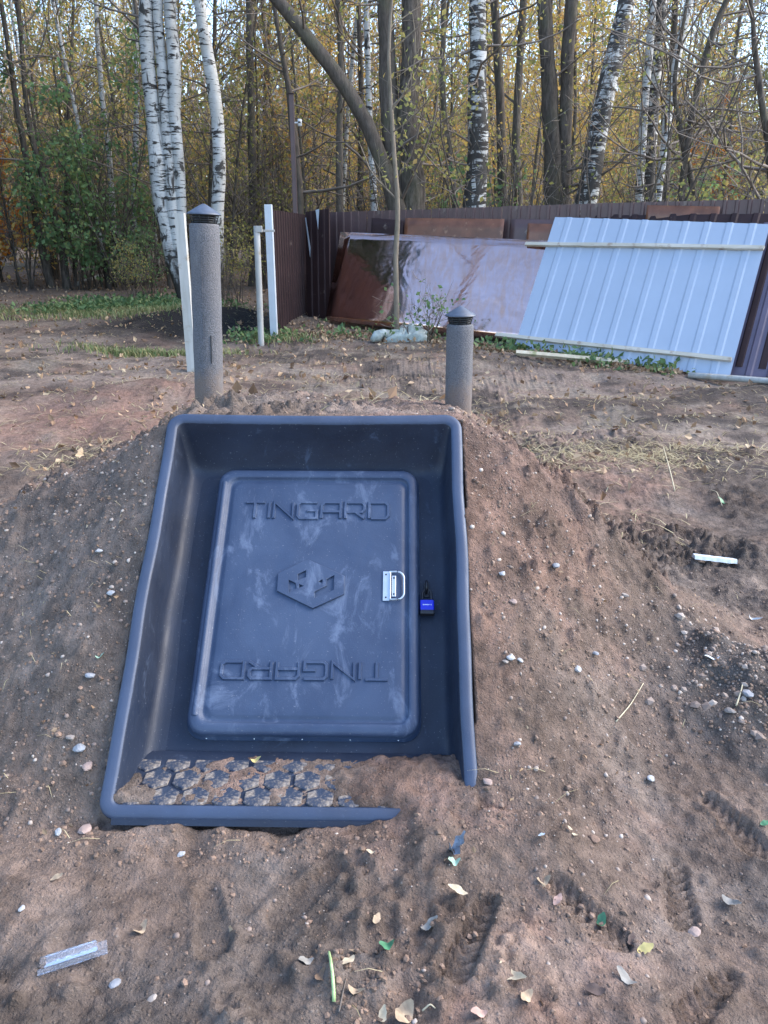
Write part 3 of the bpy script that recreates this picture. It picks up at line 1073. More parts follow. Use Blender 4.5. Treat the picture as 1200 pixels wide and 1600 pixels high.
# step: level tread
def stp(a_, b_, h_):
    """a across, b horizontal depth from the front, h height over the tread"""
    z_ = STEP_C + h_
    return (a_, b_ * math.cos(SL) + z_ * math.sin(SL), -b_ * math.sin(SL) + z_ * math.cos(SL))
mb = MB(); V = []; F = []
bb = [-.004, .012, .026, .04, .10, .16, .20, .262]; hz_ = [-.03, -.006, -.001, 0, 0, 0, .004, .012]
for b_, h_ in zip(bb, hz_):
    for i in range(21):
        V.append(stp(-.475 + .95 * i / 20, b_, h_))
for j in range(len(bb) - 1):
    for i in range(20):
        k = j * 21 + i
        F.append((k, k + 1, k + 22, k + 21))
step = mb.add(V, F, 0, True).build('step', M['plastic'], hatch)
pitch = .0865
hexm = MB()
ringsV = []
for (rr, h_) in ((.0430, -.002), (.0418, .0035), (.0385, .0055)):
    ringsV.append([stp(rr * math.sin(math.radians(60 * k)), rr * math.cos(math.radians(60 * k)), h_) for k in range(6)])
z0_ = np.array(stp(0, 0, 0))
ringsV = [[tuple(np.array(p) - z0_) for p in L] for L in ringsV]
hexme = loops_mesh([L[::-1] for L in ringsV], True, False).mesh('tread_pad', M['tread'])
for r_ in range(3):
    for k in range(11):
        a_ = -.435 + (k + .5 * (r_ % 2)) * pitch
        if a_ > .45: continue
        o = link('tread_pad', hexme, step)
        o.location = stp(a_, .070 + r_ * .0747, .002)

# door
DW = -.112
dc = (.012, .72)
lo = []
for (hw, hh, r, w) in ((.358, .473, .055, -.166), (.358, .473, .055, -.156), (.352, .467, .052, -.153), (.351, .466, .052, -.126), (.347, .462, .050, -.117), (.338, .453, .046, -.1125), (.326, .441, .04, -.111),
                       (.320, .434, .036, -.1112), (.316, .430, .034, -.1150), (.313, .427, .033, -.1235), (.309, .422, .032, -.1252), (.303, .416, .030, -.1240), (.297, .410, .028, -.1195), (.290, .403, .026, -.1180), (.27, .38, .02, -.1175)):
    lo.append([(x + (.004 if hw < .32 else 0), y, w) for x, y in rrect(*dc, hw, hh, r)])
door = loops_mesh(lo, True).build('door', M['door'], hatch)
PW = -.1175
# second ridge along the hinge side
MB().add([(-.325 + o_, y_, w_) for y_ in (.31, .315, 1.125, 1.13) for (o_, w_) in ((0, -.1125), (.006, -.106), (.014, -.106), (.020, -.1125))],
         [(j * 4 + i, j * 4 + i + 1, j * 4 + 5 + i, j * 4 + 4 + i) for j in range(3) for i in range(3)], 0, True).build('hinge_ridge', M['door'], door)
for k in range(5):
    a_ = -.28 + k * .145
    MB().lathe([(.0055, 0), (.0055, .0025), (.003, .0042), (0.0002, .0045)], 8, 0, (a_, .2535, -.158)).build('bolt_head', M['steel'], door)

GL = {'T': ([[(0, 1), (1, 1)], [(.5, .93), (.5, 0)]], 1.0), 'I': ([[(0, 0), (0, 1)]], .0), 'N': ([[(0, 0), (0, 1), (1, 0), (1, 1)]], 1.0),
      'G': ([[(1, 1), (.12, 1), (0, .85), (0, .15), (.12, 0), (1, 0), (1, .48), (.5, .48)]], 1.0),
      'A': ([[(0, 0), (0, .82), (.14, 1), (1, 1), (1, 0)], [(.06, .42), (.94, .42)]], 1.0),
      'R': ([[(0, 0), (0, 1), (.88, 1), (1, .85), (1, .55), (.88, .4), (.07, .4)], [(.55, .38), (1, 0)]], 1.0),
      'D': ([[(0, 0), (0, 1), (.85, 1), (1, .82), (1, .18), (.85, 0), (.1, 0)]], 1.0)}


def stroke(mb, pts, wid, h, z, close=False):
    P = np.array(pts, float); n = len(P)
    L = []; 
    for i in range(n):
        d0 = P[i] - P[i - 1] if i > 0 else P[1] - P[0]
        d1 = P[i + 1] - P[i] if i < n - 1 else P[-1] - P[-2]
        d0 = d0 / np.linalg.norm(d0); d1 = d1 / np.linalg.norm(d1)
        n0 = np.array([-d0[1], d0[0]]); n1 = np.array([-d1[1], d1[0]])
        mm = n0 + n1; mm = mm / (mm @ mm) * 2 if (mm @ mm) > .3 else n0
        if np.linalg.norm(mm) > 1.6: mm = mm / np.linalg.norm(mm) * 1.6
        L.append(mm)
    V = []; F = []
    for p, mm in zip(P, L):
        for (s, zz) in ((1, -.001), (.55, h), (-.55, h), (-1, -.001)):
            q = p + mm * s * wid / 2
            V.append((q[0], q[1], z + zz))
    for i in range(n - 1):
        for k in range(3):
            F.append((i * 4 + k, i * 4 + k + 1, i * 4 + 5 + k, i * 4 + 4 + k))
    F += [(0, 1, 2, 3), ((n - 1) * 4 + 3, (n - 1) * 4 + 2, (n - 1) * 4 + 1, (n - 1) * 4)]
    F = [f[::-1] for f in F]
    mb.add(V, F, 0, False)


def word(x0, x1, y0, y1, flip):
    txt = 'TINGARD'; gap = .26
    tot = sum(GL[c][1] for c in txt) + gap * 2 * 1 + gap * (len(txt) - 3) + .12
    sc = (x1 - x0) / tot
    x = 0.0
    for i, c in enumerate(txt):
        st, w = GL[c]
        mb = MB()
        for si, s in enumerate(st):
            pts = []
            for (px_, py_) in s:
                X_ = x0 + (x + px_ * w) * sc; Y_ = y0 + py_ * (y1 - y0)
                if flip:
                    X_ = x0 + x1 - X_; Y_ = y0 + y1 - Y_
                pts.append((X_, Y_))
            stroke(mb, pts, .0135, .0062 + .0004 * si, PW)
        mb.build('raised_letter', M['door'], door)
        x += w + (gap if w else gap)


word(-.232, .270, .988, 1.050, False)
word(-.258, .266, .425, .478, True)

# hexagonal emblem, raised, with cut-outs
def emblem():
    cu = bpy.data.curves.new('emblem', 'CURVE'); cu.dimensions = '2D'; cu.fill_mode = 'BOTH'; cu.extrude = .0040; cu.bevel_depth = .0012; cu.bevel_resolution = 1
    polys = [[(475, 150), (995, 385), (990, 640), (545, 845), (35, 595), (50, 345)],
             [(325, 352), (455, 292), (455, 398), (325, 455)], [(195, 430), (300, 482), (318, 560), (195, 635)],
             [(345, 490), (425, 525), (340, 568)], [(612, 460), (690, 425), (690, 500)],
             [(738, 425), (860, 365), (850, 585), (565, 705), (565, 605), (738, 520)]]
    for P in polys:
        sp = cu.splines.new('POLY'); sp.points.add(len(P) - 1); sp.use_cyclic_u = True
        for q, (x_, y_) in zip(sp.points, P):
            px_ = 430 + x_ * 130 / 1200; py_ = 860 + y_ * 120 / 1108
            d = ray(px_, py_); t_ = ((HO + HW * PW - EYE) @ HW) / (d @ HW); R_ = EYE + d * t_ - HO
            q.co = (float(R_ @ HU), float(R_ @ HV), 0, 1)
    tmp = bpy.data.objects.new('emblem_tmp', cu); COL.objects.link(tmp)
    dg = bpy.context.evaluated_depsgraph_get()
    me = bpy.data.meshes.new_from_object(tmp.evaluated_get(dg))
    bpy.data.objects.remove(tmp); bpy.data.curves.remove(cu)
    me.materials.clear(); me.materials.append(M['door'])
    o = link('emblem', me, door); o.location = (0, 0, PW + .0042)


emblem()
# a thin ridge dividing the emblem
# handle
handle = MB().box((.2585, .7375, PW + .003), (.022, .104, .004), 0, None, .001).build('handle', M['steel'], hatch)
MB().box((.2715, .7375, PW + .006), (.004, .100, .012), 0, None, .001).build('hinge_barrel', M['steel'], handle)
MB().box((.2835, .7375, PW + .0025), (.013, .074, .004), 0, None, .001).build('keeper_plate', M['steel'], handle)
for (x_, y_) in ((.2575, .778), (.2575, .697), (.2835, .766), (.2835, .709)):
    MB().lathe([(.003, 0), (.003, .0012), (.0002, .002)], 8, 0, (x_, y_, PW + .0048)).build('screw', M['black_metal'], handle)
gpts = [(.271, .786)]
for k in range(7):
    t_ = math.radians(90 - 90 * k / 6); gpts.append((.292 + .025 * math.cos(t_), .762 + .025 * math.sin(t_)))
for k in range(7):
    t_ = math.radians(0 - 90 * k / 6); gpts.append((.292 + .025 * math.cos(t_), .712 + .025 * math.sin(t_)))
gpts.append((.271, .688))
MB().tube([(x, y, PW + .010) for x, y in gpts], [.0033] * len(gpts), 8).build('grip_ring', M['steel'], handle)

# hasp on the tub floor and the padlock on it
hasp = MB()
hasp.box((.392, .742, -.1575), (.018, .05, .005), 0, None, .001)
hasp.tube([(.392, .765, -.157), (.392, .767, -.14), (.392, .757, -.128), (.392, .742, -.126), (.391, .733, -.138), (.391, .730, -.157)], [.004] * 6, 8)
hasp.build('hasp', M['black_metal'], hatch)
pad = thing('padlock', 'blue padlock with a black base hanging on the hasp right of the door', 'padlock')
PL = HMAT @ Matrix.Translation((.392, .674, -.136))
pad.matrix_world = PL
MB().box((0, .004, 0), (.046, .036, .021), 0, None, .004).build('body', M['blue'], pad)
MB().box((0, -.0205, 0), (.047, .0145, .023), 0, None, .004).build('base_bumper', M['black_metal'], pad)
sp = [(-.0145, .020)] + [(-.0145, .044)] + [(.0145 * math.cos(math.radians(t_)), .046 + .0165 * math.sin(math.radians(t_))) for t_ in range(165, 14, -25)] + [(.0145, .044), (.0145, .020)]
MB().tube([(x, y, 0) for x, y in sp], [.0036] * len(sp), 8).build('shackle', M['black_metal'], pad)
mb = MB()
for k in range(9):
    if k == 7: continue
    x_ = -.013 + k * .0032
    mb.box((x_, .004, .0108), (.0022, .0030 + (.0008 if k in (0, 4, 8) else 0), .0006))
mb.build('printed_mark', M['white_print'], pad)

# ------------------------------------------------------------------ vent pipes
def vent(label, px_top, px_base, Y, zbot_extra, dia, lean):
    T_ = at(*px_top, Y); B = at(*px_base, Y)
    zb = gz(B[0], B[1])
    th = thing('vent_pipe', label, 'vent pipe', (B[0], B[1], zb), 0, 'foam wrapped cellar vents')
    h = T_[2] - zb
    dx = (T_[0] - B[0])
    r = dia / 2
    prof_ = [(r - .012, -.2), (r, -.2)] + [(r * (1 + .012 * math.sin(k * 1.7)), -.2 + (h + .19) * k / 18) for k in range(1, 19)] + [(r - .004, h - .002), (r - .012, h)]
    mb = MB().lathe(prof_, 40)
    o1 = mb.build('foam_sleeve', M['foam'], th)
    MB().lathe([(r * .80, h - .03), (r * .80, h + .003), (r * .86, h + .004)], 40).build('inner_pipe', M['cap_black'], th)
    MB().lathe([(r * .62, h), (r * .66, h + .02), (r * .74, h + .040), (r * .4, h + .041)], 32).build('vent_neck', M['cap_black'], th)
    for k in range(4):
        z_ = h + .004 + k * .0088; rr = r * (.80 + .05 * k)
        MB().lathe([(rr - .009, z_ + .002), (rr, z_), (rr + .002, z_ + .003), (rr - .007, z_ + .006), (rr - .009, z_ + .002)], 32).build('louvre_ring', M['cap_black'], th)
    for k in range(10):
        t_ = 2 * math.pi * k / 10 + .2
        MB().tube([(r * .80 * math.cos(t_), r * .80 * math.sin(t_), h + .0), (r * .97 * math.cos(t_), r * .97 * math.sin(t_), h + .039)], [.002] * 2, 5).build('louvre_rib', M['cap_black'], th)
    MB().lathe([(r * .6, h + .038), (r * 1.0, h + .038), (r * 1.13, h + .0345), (r * 1.135, h + .037), (r * 1.06, h + .042), (r * .5, h + .064), (r * .1, h + .078), (.0005, h + .079)], 40).build('cap_lid', M['cap_lid'], th)
    if h > .6:
        MB().box((r * .42, -r * .915, h * .31), (.004, .006, h * .16), 0, Matrix.Rotation(.43, 3, 'Z')).build('seam_gap', M['cap_black'], th)
        MB().box((-r * .05, -r * 1.0, h * .62), (.0025, .004, h * .5), 0).build('seam_gap', M['foam'], th)
    for o in th.children:                     # lean of the whole pipe
        o.rotation_euler = (0, math.atan2(dx, h) + lean * 0, 0)
    return th


vent('tall grey foam wrapped vent pipe with a dark pointed cap, by the leaning post', (319, 349), (327, 617), 3.5, .1, .128, 0)
vent('short grey foam wrapped vent pipe with a dark pointed cap, behind the hatch corner', (719, 506), (716, 636), 3.55, .1, .123, 0)

# ------------------------------------------------------------------ trees
class TreeMesh:
    def __init__(self):
        self.V = []; self.F = []; self.Mi = []; self.S = []; self.n = 0
        self.tips = []

    def tube(self, P, rad, sides, mat):
        V, F = tube_arrays(P, rad, sides)
        self.V.append(V); self.F.append(F + self.n); self.n += len(V)
        self.Mi.append(np.full(len(F), mat)); self.S.append(np.ones(len(F), bool))

    def leaves(self, C, size, mat, droop=.0):
        n = len(C)
        if n == 0: return
        d = nrg.normal(size=(n, 3)); d[:, 2] -= droop; d /= np.linalg.norm(d, axis=1)[:, None]
        e = nrg.normal(size=(n, 3)); e -= (e * d).sum(1)[:, None] * d; e /= np.linalg.norm(e, axis=1)[:, None]
        s = size * nrg.uniform(.6, 1.35, n)[:, None]
        f = np.cross(d, e)
        V = np.stack([C, C + d * s * .5 + e * s * .36 + f * s * .12, C + d * s * 1.05, C + d * s * .5 - e * s * .36 + f * s * .12], 1).reshape(-1, 3)
        F = (np.arange(n)[:, None] * 4 + np.arange(4)[None]) + self.n
        self.V.append(V); self.F.append(F); self.n += len(V)
        self.Mi.append(np.full(n, mat)); self.S.append(np.zeros(n, bool))

    def mesh(self, name, mats):
        return quad_mesh(name, np.concatenate(self.V), np.concatenate(self.F), mats, np.concatenate(self.Mi), np.concatenate(self.S))


def limb(p, d, L, r, n, wander, up):
    P = [np.array(p, float)]; d = np.array(d, float)
    for i in range(n):
        d = d + nrg.normal(size=3) * wander + np.array([0, 0, up])
        d /= np.linalg.norm(d)
        P.append(P[-1] + d * L / n)
    P = np.array(P)
    return P, np.linspace(r, r * .35, n + 1)


def grow(tm, P, rad, z_from, z_to, nb, blen, leaf_n, leaf_s, elev=(.1, .9), sub=3, twig=2, upk=.08, lm=1, wander=.16, rb=.42, spread=.12, per_twig_pts=True):
    """branches along a trunk polyline P; returns leaf centres count"""
    zs = P[:, 2]
    pts = []
    for k in range(nb):
        z = nrg.uniform(z_from, z_to) if nb > 1 else z_from
        i = int(np.clip(np.searchsorted(zs, z), 1, len(P) - 1))
        q = (z - zs[i - 1]) / max(1e-6, zs[i] - zs[i - 1])
        p = P[i - 1] + (P[i] - P[i - 1]) * q; r0 = rad[i - 1] + (rad[i] - rad[i - 1]) * q
        az = nrg.uniform(0, 2 * math.pi); el = nrg.uniform(*elev)
        d = np.array([math.cos(az) * math.cos(el), math.sin(az) * math.cos(el), math.sin(el)])
        fr = 1 - .55 * (z - z_from) / max(.1, z_to - z_from)
        L = blen * fr * nrg.uniform(.6, 1.25)
        r1 = min(r0 * rb, .006 + .011 * L)
        B, br = limb(p, d, L, r1, 5, wander, upk)
        tm.tube(B, br, 4, 0)
        for s in range(sub):
            j = nrg.integers(1, 5); dd = (B[j + 1] - B[j]); dd /= np.linalg.norm(dd)
            d2 = dd + nrg.normal(size=3) * .65; d2 /= np.linalg.norm(d2)
            S, sr = limb(B[j], d2, L * nrg.uniform(.3, .6), br[j] * .6, 4, wander * 1.2, upk * .6)
            tm.tube(S, np.maximum(sr, .0038), 3, 0)
            pts.append(S[1:])
            for w in range(twig):
                j2 = nrg.integers(1, 4)
                d3 = (S[j2 + 1] - S[j2]); d3 = d3 / np.linalg.norm(d3) + nrg.normal(size=3) * .7; d3 /= np.linalg.norm(d3)
                W, wr = limb(S[j2], d3, L * nrg.uniform(.12, .32), max(.0038, sr[j2] * .65), 2, wander, 0)
                tm.tube(W, np.maximum(wr, .0028), 3, 0)
                pts.append(W)
        pts.append(B[2:])
    if leaf_n and pts:
        A = np.concatenate(pts)
        C = A[nrg.integers(0, len(A), leaf_n)] + nrg.normal(size=(leaf_n, 3)) * spread
        tm.leaves(C, leaf_s, lm, .35)


def trunk_path(H, r, bend, n=9, lean=0.0):
    az = nrg.uniform(0, 6.28); P = [np.zeros(3)]
    d = np.array([math.cos(az) * lean, math.sin(az) * lean, 1.0])
    for i in range(n):
        d = d + np.array([nrg.normal() * bend, nrg.normal() * bend, 0]); d[2] = 1
        P.append(P[-1] + d / np.linalg.norm(d) * H / n)
    P = np.array(P)
    rad = r * np.linspace(1, .22, n + 1); rad[0] *= 1.3
    P[0, 2] -= .15
    return P, rad


def tree_variant(H, r, bend, lean, bark, twig_m, leaf_m, z_from, nb, blen, leaf_n, leaf_s, **kw):
    P, rad = trunk_path(H, r, bend, 10, lean)
    kw.setdefault('sub', 4); kw.setdefault('twig', 3)
    t_ = TreeMesh(); t_.tube(P, rad, 7, 0)
    tr = t_.mesh('trunk', M[bark])
    c_ = TreeMesh()
    grow(c_, P, rad, z_from, H * .98, nb, blen, leaf_n, leaf_s, **kw)
    cr = c_.mesh('crown', [M[twig_m], M[leaf_m]])
    return tr, cr


PLACES = [(150, 'at the left end of the wood'), (330, 'behind the birch clump'), (470, 'behind the slim post and the steel mast'), (590, 'behind the leaning dark tree'), (700, 'behind the stout double trunk and the sapling'),
          (830, 'behind the big rough birch'), (960, 'behind the dark twin trunk'), (1080, 'behind the slanting birches'), (9999, 'at the right end of the wood')]


def where(x, y):
    px_ = 600 + 1200 * x / (y * math.cos(PITCH))
    return next(t for lim, t in PLACES if px_ < lim)


def place_tree(name, meshes, loc, rz, s, label, cat, group):
    o = thing(name, label, cat, loc, rz, group)
    o.scale = (s, s, s)
    for nm, me in zip(('trunk', 'crown'), meshes):
        if me is not None:
            link(nm, me, o)
    return o


# --- single trees whose trunks are traced in the photograph: (px, py, width px) from the foot up
def traced(paths, Y, bark, twig_m, leaf_m, label, name='dark_tree', cat='tree', ext=7.0, nb=10, blen=2.0, leaf_n=350, leaf_s=.075, low=None, group=None, sides=10, sub=3, twig=2, elev=(.0, .8), wander=.16, grp_low=.25):
    f0 = at(paths[0][0][0], paths[0][0][1], Y)
    bx, by = f0[0], f0[1]; bz_ = gz(bx, by)
    root = thing(name, label, cat, (bx, by, bz_), 0, group)
    O_ = np.array([bx, by, bz_])
    for path_ in paths:
        P = []; R_ = []
        for (px_, py_, w_) in path_:
            q = at(px_, py_, Y); dpt = np.linalg.norm(q - EYE)
            dz = (q - EYE) @ _F
            P.append(q - O_); R_.append(w_ / 1200 * dz / 2)
        P = np.array(P); R_ = np.array(R_)
        if P[0, 2] > -.1:                       # carry the foot down into the ground
            foot = P[0] + (P[0] - P[1]) / max(.05, P[1, 2] - P[0, 2]) * (P[0, 2] + .2)
            P = np.vstack([foot, P]); R_ = np.concatenate([[R_[0] * 1.15], R_])
        d = P[-1] - P[-2]; d /= np.linalg.norm(d)
        e1 = P[-1] + (d + np.array([0, 0, .25])) * ext * .5; e2 = e1 + (d * .6 + np.array([0, 0, .7])) * ext * .5
        P = np.vstack([P, e1, e2]); R_ = np.concatenate([R_, [R_[-1] * .6, R_[-1] * .15]])
        # resample smoothly
        L = np.concatenate([[0], np.cumsum(np.linalg.norm(np.diff(P, axis=0), axis=1))])
        s_ = np.linspace(0, L[-1], 30)
        Q = np.stack([np.interp(s_, L, P[:, i]) for i in range(3)], -1); RR = np.interp(s_, L, R_)
        Q[1:-1] = (Q[:-2] + 2 * Q[1:-1] + Q[2:]) / 4
        Q[1:-1] += nrg.normal(size=(28, 3)) * np.array([.2, .2, 0]) * RR[1:-1, None] * .5
        RR = RR * (1 + nrg.normal(size=30) * .04)
        tm = TreeMesh(); tm.tube(Q, RR, sides, 0)
        link('trunk', tm.mesh('trunk', M[bark]), root)
        c_ = TreeMesh()
        zl = low if low is not None else max(1.2, Q[-1, 2] * .3)
        grow(c_, Q, RR, zl, Q[-1, 2] * .98, nb, blen, leaf_n, leaf_s, elev=elev, sub=sub, twig=twig, wander=wander)
        link('crown', c_.mesh('crown', [M[twig_m], M[leaf_m]]), root)
    return root


traced([[(284, 452, 22), (264, 385, 25), (250, 300, 25), (243, 230, 24), (237, 150, 23), (231, 70, 21), (228, 0, 20)],
        [(286, 455, 20), (276, 385, 22), (268, 300, 21), (262, 220, 18), (253, 120, 17), (247, 40, 16), (246, 0, 16)],
        [(290, 455, 17), (286, 390, 18), (282, 320, 17), (277, 225, 19), (273, 150, 20), (268, 70, 20), (266, 0, 19)]], 15.3, 'birch', 'twig', 'leaf_olive',
       'thick clump of three white birch stems behind the leaning white post', 'birch_tree', nb=8, leaf_n=150, low=3.0, blen=1.6)
traced([[(341, 462, 22), (341, 400, 21), (338, 330, 20), (345, 270, 20), (344, 220, 20), (336, 150, 20), (326, 90, 20), (316, 40, 19), (311, 0, 18)]], 15.4, 'birch', 'twig', 'leaf_olive',
       'single slim white birch curving just behind the tall vent pipe', 'birch_tree', nb=8, leaf_n=150, low=2.6, blen=1.5)
traced([[(640, 420, 29), (628, 350, 28), (610, 285, 26), (588, 230, 25), (560, 170, 24), (535, 125, 23), (500, 78, 21), (468, 42, 20), (430, 0, 19)]], 13.6, 'bark', 'twig', 'leaf_olive',
       'dark tree leaning far to one side over the fence corner', nb=14, leaf_n=900, low=1.7, blen=1.8, elev=(-.3, .8))
traced([[(646, 420, 52), (645, 330, 46), (642, 270, 41), (638, 200, 36), (640, 120, 33), (641, 0, 30)], [(630, 420, 36), (622, 330, 34), (612, 230, 30), (606, 120, 27), (600, 0, 25)]], 13.8, 'bark', 'twig', 'leaf_olive',
       'stout dark double trunk behind the sapling', nb=14, leaf_n=1000, low=1.5, blen=2.0, elev=(-.3, .7))
traced([[(736, 410, 38), (741, 320, 36), (746, 250, 33), (748, 180, 31), (748, 120, 29), (747, 0, 27)]], 13.9, 'birch_dark', 'twig', 'leaf_olive',
       'big upright birch with rough black and white bark, left of the white sheet', 'birch_tree', nb=10, leaf_n=500, low=1.8, blen=1.8, elev=(-.3, .6))
traced([[(787, 400, 17), (785, 300, 16), (784, 200, 14), (778, 90, 14), (772, 0, 13)]], 16.5, 'bark', 'twig', 'leaf_yellow', 'slender dark trunk close beside the big rough birch', nb=12, leaf_n=400, low=1.5)
traced([[(812, 400, 16), (810, 300, 15), (805, 200, 13), (812, 100, 12), (818, 0, 12)]], 17, 'bark_grey', 'twig', 'leaf_olive', 'slender grey trunk between the rough birch and the dark twin trunk', nb=12, leaf_n=400, low=1.5)
traced([[(866, 400, 32), (866, 310, 30), (862, 200, 27), (855, 90, 24), (849, 0, 22)], [(876, 400, 24), (880, 300, 23), (882, 200, 21), (886, 100, 20), (894, 0, 19)]], 15, 'bark', 'twig', 'leaf_olive',
       'dark twin trunk standing above the upper corner of the white sheet', nb=12, leaf_n=550, low=1.6, elev=(-.2, .7))
traced([[(905, 400, 34), (915, 310, 33), (928, 240, 31), (945, 160, 28), (958, 100, 27), (978, 0, 25)]], 14.2, 'birch_dark', 'twig', 'leaf_olive', 'rough birch leaning to one side over the white sheet', 'birch_tree', nb=10, leaf_n=200, low=2.2, blen=1.8)
traced([[(996, 400, 13), (999, 310, 13), (1003, 200, 12), (1012, 100, 12), (1020, 0, 11)]], 15, 'birch', 'twig', 'leaf_olive', 'thin white birch pressed against a darker trunk', 'birch_tree', nb=6, leaf_n=100, low=2.5)
traced([[(1008, 400, 20), (1011, 310, 20), (1017, 200, 19), (1026, 90, 19), (1033, 0, 18)]], 15.3, 'birch_dark', 'twig', 'leaf_olive', 'dark scabby birch touching a thin white birch', 'birch_tree', nb=8, leaf_n=100, low=2.5)
traced([[(1022, 380, 13), (1030, 290, 13), (1042, 200, 13), (1055, 100, 13), (1078, 0, 12)]], 14.6, 'birch', 'twig', 'leaf_olive', 'slim white birch slanting beside a thin dark trunk', 'birch_tree', nb=7, leaf_n=60, low=2.5)
traced([[(1036, 380, 11), (1040, 300, 11), (1046, 180, 10), (1053, 80, 9), (1056, 0, 8)]], 15, 'bark', 'twig', 'leaf_olive', 'thin dark trunk behind the slanting slim birch', nb=10, leaf_n=60, low=1.8)
traced([[(1060, 380, 11), (1066, 290, 11), (1071, 240, 12), (1083, 170, 11), (1096, 110, 10), (1110, 60, 10), (1128, 10, 9), (1150, -20, 7)],
        [(1088, 330, 9), (1080, 275, 9), (1070, 240, 9), (1058, 180, 8), (1050, 130, 7), (1062, 70, 5)]], 12.6, 'bark', 'twig', 'leaf_olive', 'crooked dark tree with crossing stems above the white sheet', nb=22, leaf_n=70, low=1.5, blen=2.2, ext=2.5, elev=(-.3, .5), wander=.22)
traced([[(1215, 380, 14), (1205, 250, 13), (1190, 160, 10), (1178, 60, 8), (1172, 0, 6)]], 11.4, 'bark', 'twig', 'leaf_olive', 'bare twiggy tree hanging over the fence at the purple sheet', nb=34, leaf_n=160, low=.9, blen=2.4, ext=3, elev=(-.35, .5), wander=.22, sub=5, twig=3)
traced([[(530, 420, 13), (531, 300, 12), (530, 200, 11), (535, 100, 10), (528, 0, 9)]], 17.5, 'bark_grey', 'twig', 'leaf_yellow', 'straight grey trunk between the steel mast and the leaning dark tree', nb=14, leaf_n=300, low=1.6)
traced([[(470, 420, 15), (468, 300, 14), (458, 200, 13), (452, 140, 10), (440, 80, 8)]], 16.5, 'bark', 'twig', 'leaf_olive', 'dark trunk right behind the brown steel mast', nb=18, leaf_n=300, low=1.6, ext=2.5, blen=2.2, elev=(-.2, .4))
traced([[(80, 446, 13), (62, 380, 12), (50, 300, 10), (32, 200, 9), (18, 110, 8)]], 17.6, 'bark', 'twig', 'leaf_green', 'thin curved dark stem at the edge of the wood by the orange bush', nb=14, leaf_n=500, low=1.8)
traced([[(104, 446, 12), (96, 370, 11), (66, 280, 9), (42, 190, 8), (36, 100, 7)]], 17.4, 'bark', 'twig', 'leaf_green', 'bowed dark stem crossing its neighbour at the wood edge', nb=14, leaf_n=500, low=1.6)
traced([[(180, 440, 10), (177, 320, 9), (166, 200, 8), (156, 120, 8), (150, 0, 7)]], 18.4, 'birch', 'twig', 'leaf_olive', 'very thin white birch inside the wood, left of the birch clump', 'birch_tree', nb=8, leaf_n=350, low=1.6)
traced([[(208, 440, 9), (210, 300, 9), (215, 150, 8), (210, 0, 8)]], 19.5, 'birch', 'twig', 'leaf_olive', 'faint slim birch half hidden by the birch clump', 'birch_tree', nb=8, leaf_n=200, low=2.0)
traced([[(395, 440, 15), (396, 300, 14), (392, 150, 12), (390, 0, 11)]], 18.5, 'bark_grey', 'twig', 'leaf_yellow', 'grey upright trunk behind the white end post', nb=14, leaf_n=400, low=1.6)
traced([[(708, 420, 9), (712, 300, 9), (690, 150, 9), (694, 0, 8)]], 17.8, 'bark_grey', 'twig', 'leaf_yellow', 'slim grey stem left of the big rough birch', nb=12, leaf_n=700, low=1.4)
traced([[(592, 420, 12), (586, 340, 12), (580, 240, 10), (575, 120, 10), (572, 0, 9)]], 18.2, 'birch', 'twig', 'leaf_yellow', 'thin pale birch seen beneath the leaning dark tree', 'birch_tree', nb=10, leaf_n=250, low=2)

# sapling in front of the glossy sheet
sap = traced([[(620, 521, 9), (618, 440, 8.5), (619, 380, 8), (622, 320, 7.5), (617, 250, 7), (611, 170, 6.5), (606, 100, 6), (609, 50, 5), (613, -10, 4)]], 11.05, 'bark_pale', 'bark_pale', 'leaf_olive',
             'tall thin sapling growing out of the bag in front of the glossy sheet', 'sapling', nb=9, leaf_n=130, leaf_s=.07, low=1.6, blen=1.4, ext=1.5, sub=3, twig=2, sides=7, elev=(.3, 1.0))

# --- the wood: shared tree shapes, each tree its own object
VAR = []
for k in range(5):
    VAR.append(('dark_tree', tree_variant(rnd.uniform(11, 15), rnd.uniform(.045, .085), .035, .05, 'bark' if k % 2 else 'bark_grey', 'twig', 'leaf_olive', 1.2, 52, 2.1, 1300, .085, elev=(-.1, .9))))
for k in range(3):
    VAR.append(('yellow_tree', tree_variant(rnd.uniform(10, 14), rnd.uniform(.04, .07), .04, .06, 'bark_grey', 'twig_red', 'leaf_yellow', 1.6, 46, 2.0, 2300, .095, elev=(-.1, .9), spread=.2)))
for k in range(2):
    VAR.append(('birch_tree', tree_variant(rnd.uniform(12, 15), rnd.uniform(.045, .065), .03, .05, 'birch', 'twig_red', 'leaf_yellow', 2.6, 36, 1.6, 1100, .08, elev=(.0, .9), spread=.2)))
for k in range(3):
    VAR.append(('young_tree', tree_variant(rnd.uniform(6, 9), rnd.uniform(.025, .045), .05, .12, 'bark', 'twig', 'leaf_olive', .6, 36, 1.5, 700, .07, elev=(.1, 1.1))))
LBL = {'dark_tree': ('dark nearly bare tree', 'dark trees'), 'yellow_tree': ('thin yellow leaved tree', 'yellow trees'),
       'birch_tree': ('distant slim birch', 'distant birches'), 'young_tree': ('young thin stemmed tree', 'young trees')}


def fence_y(x):
    return 11.5 - .593 * (x - 2.4)


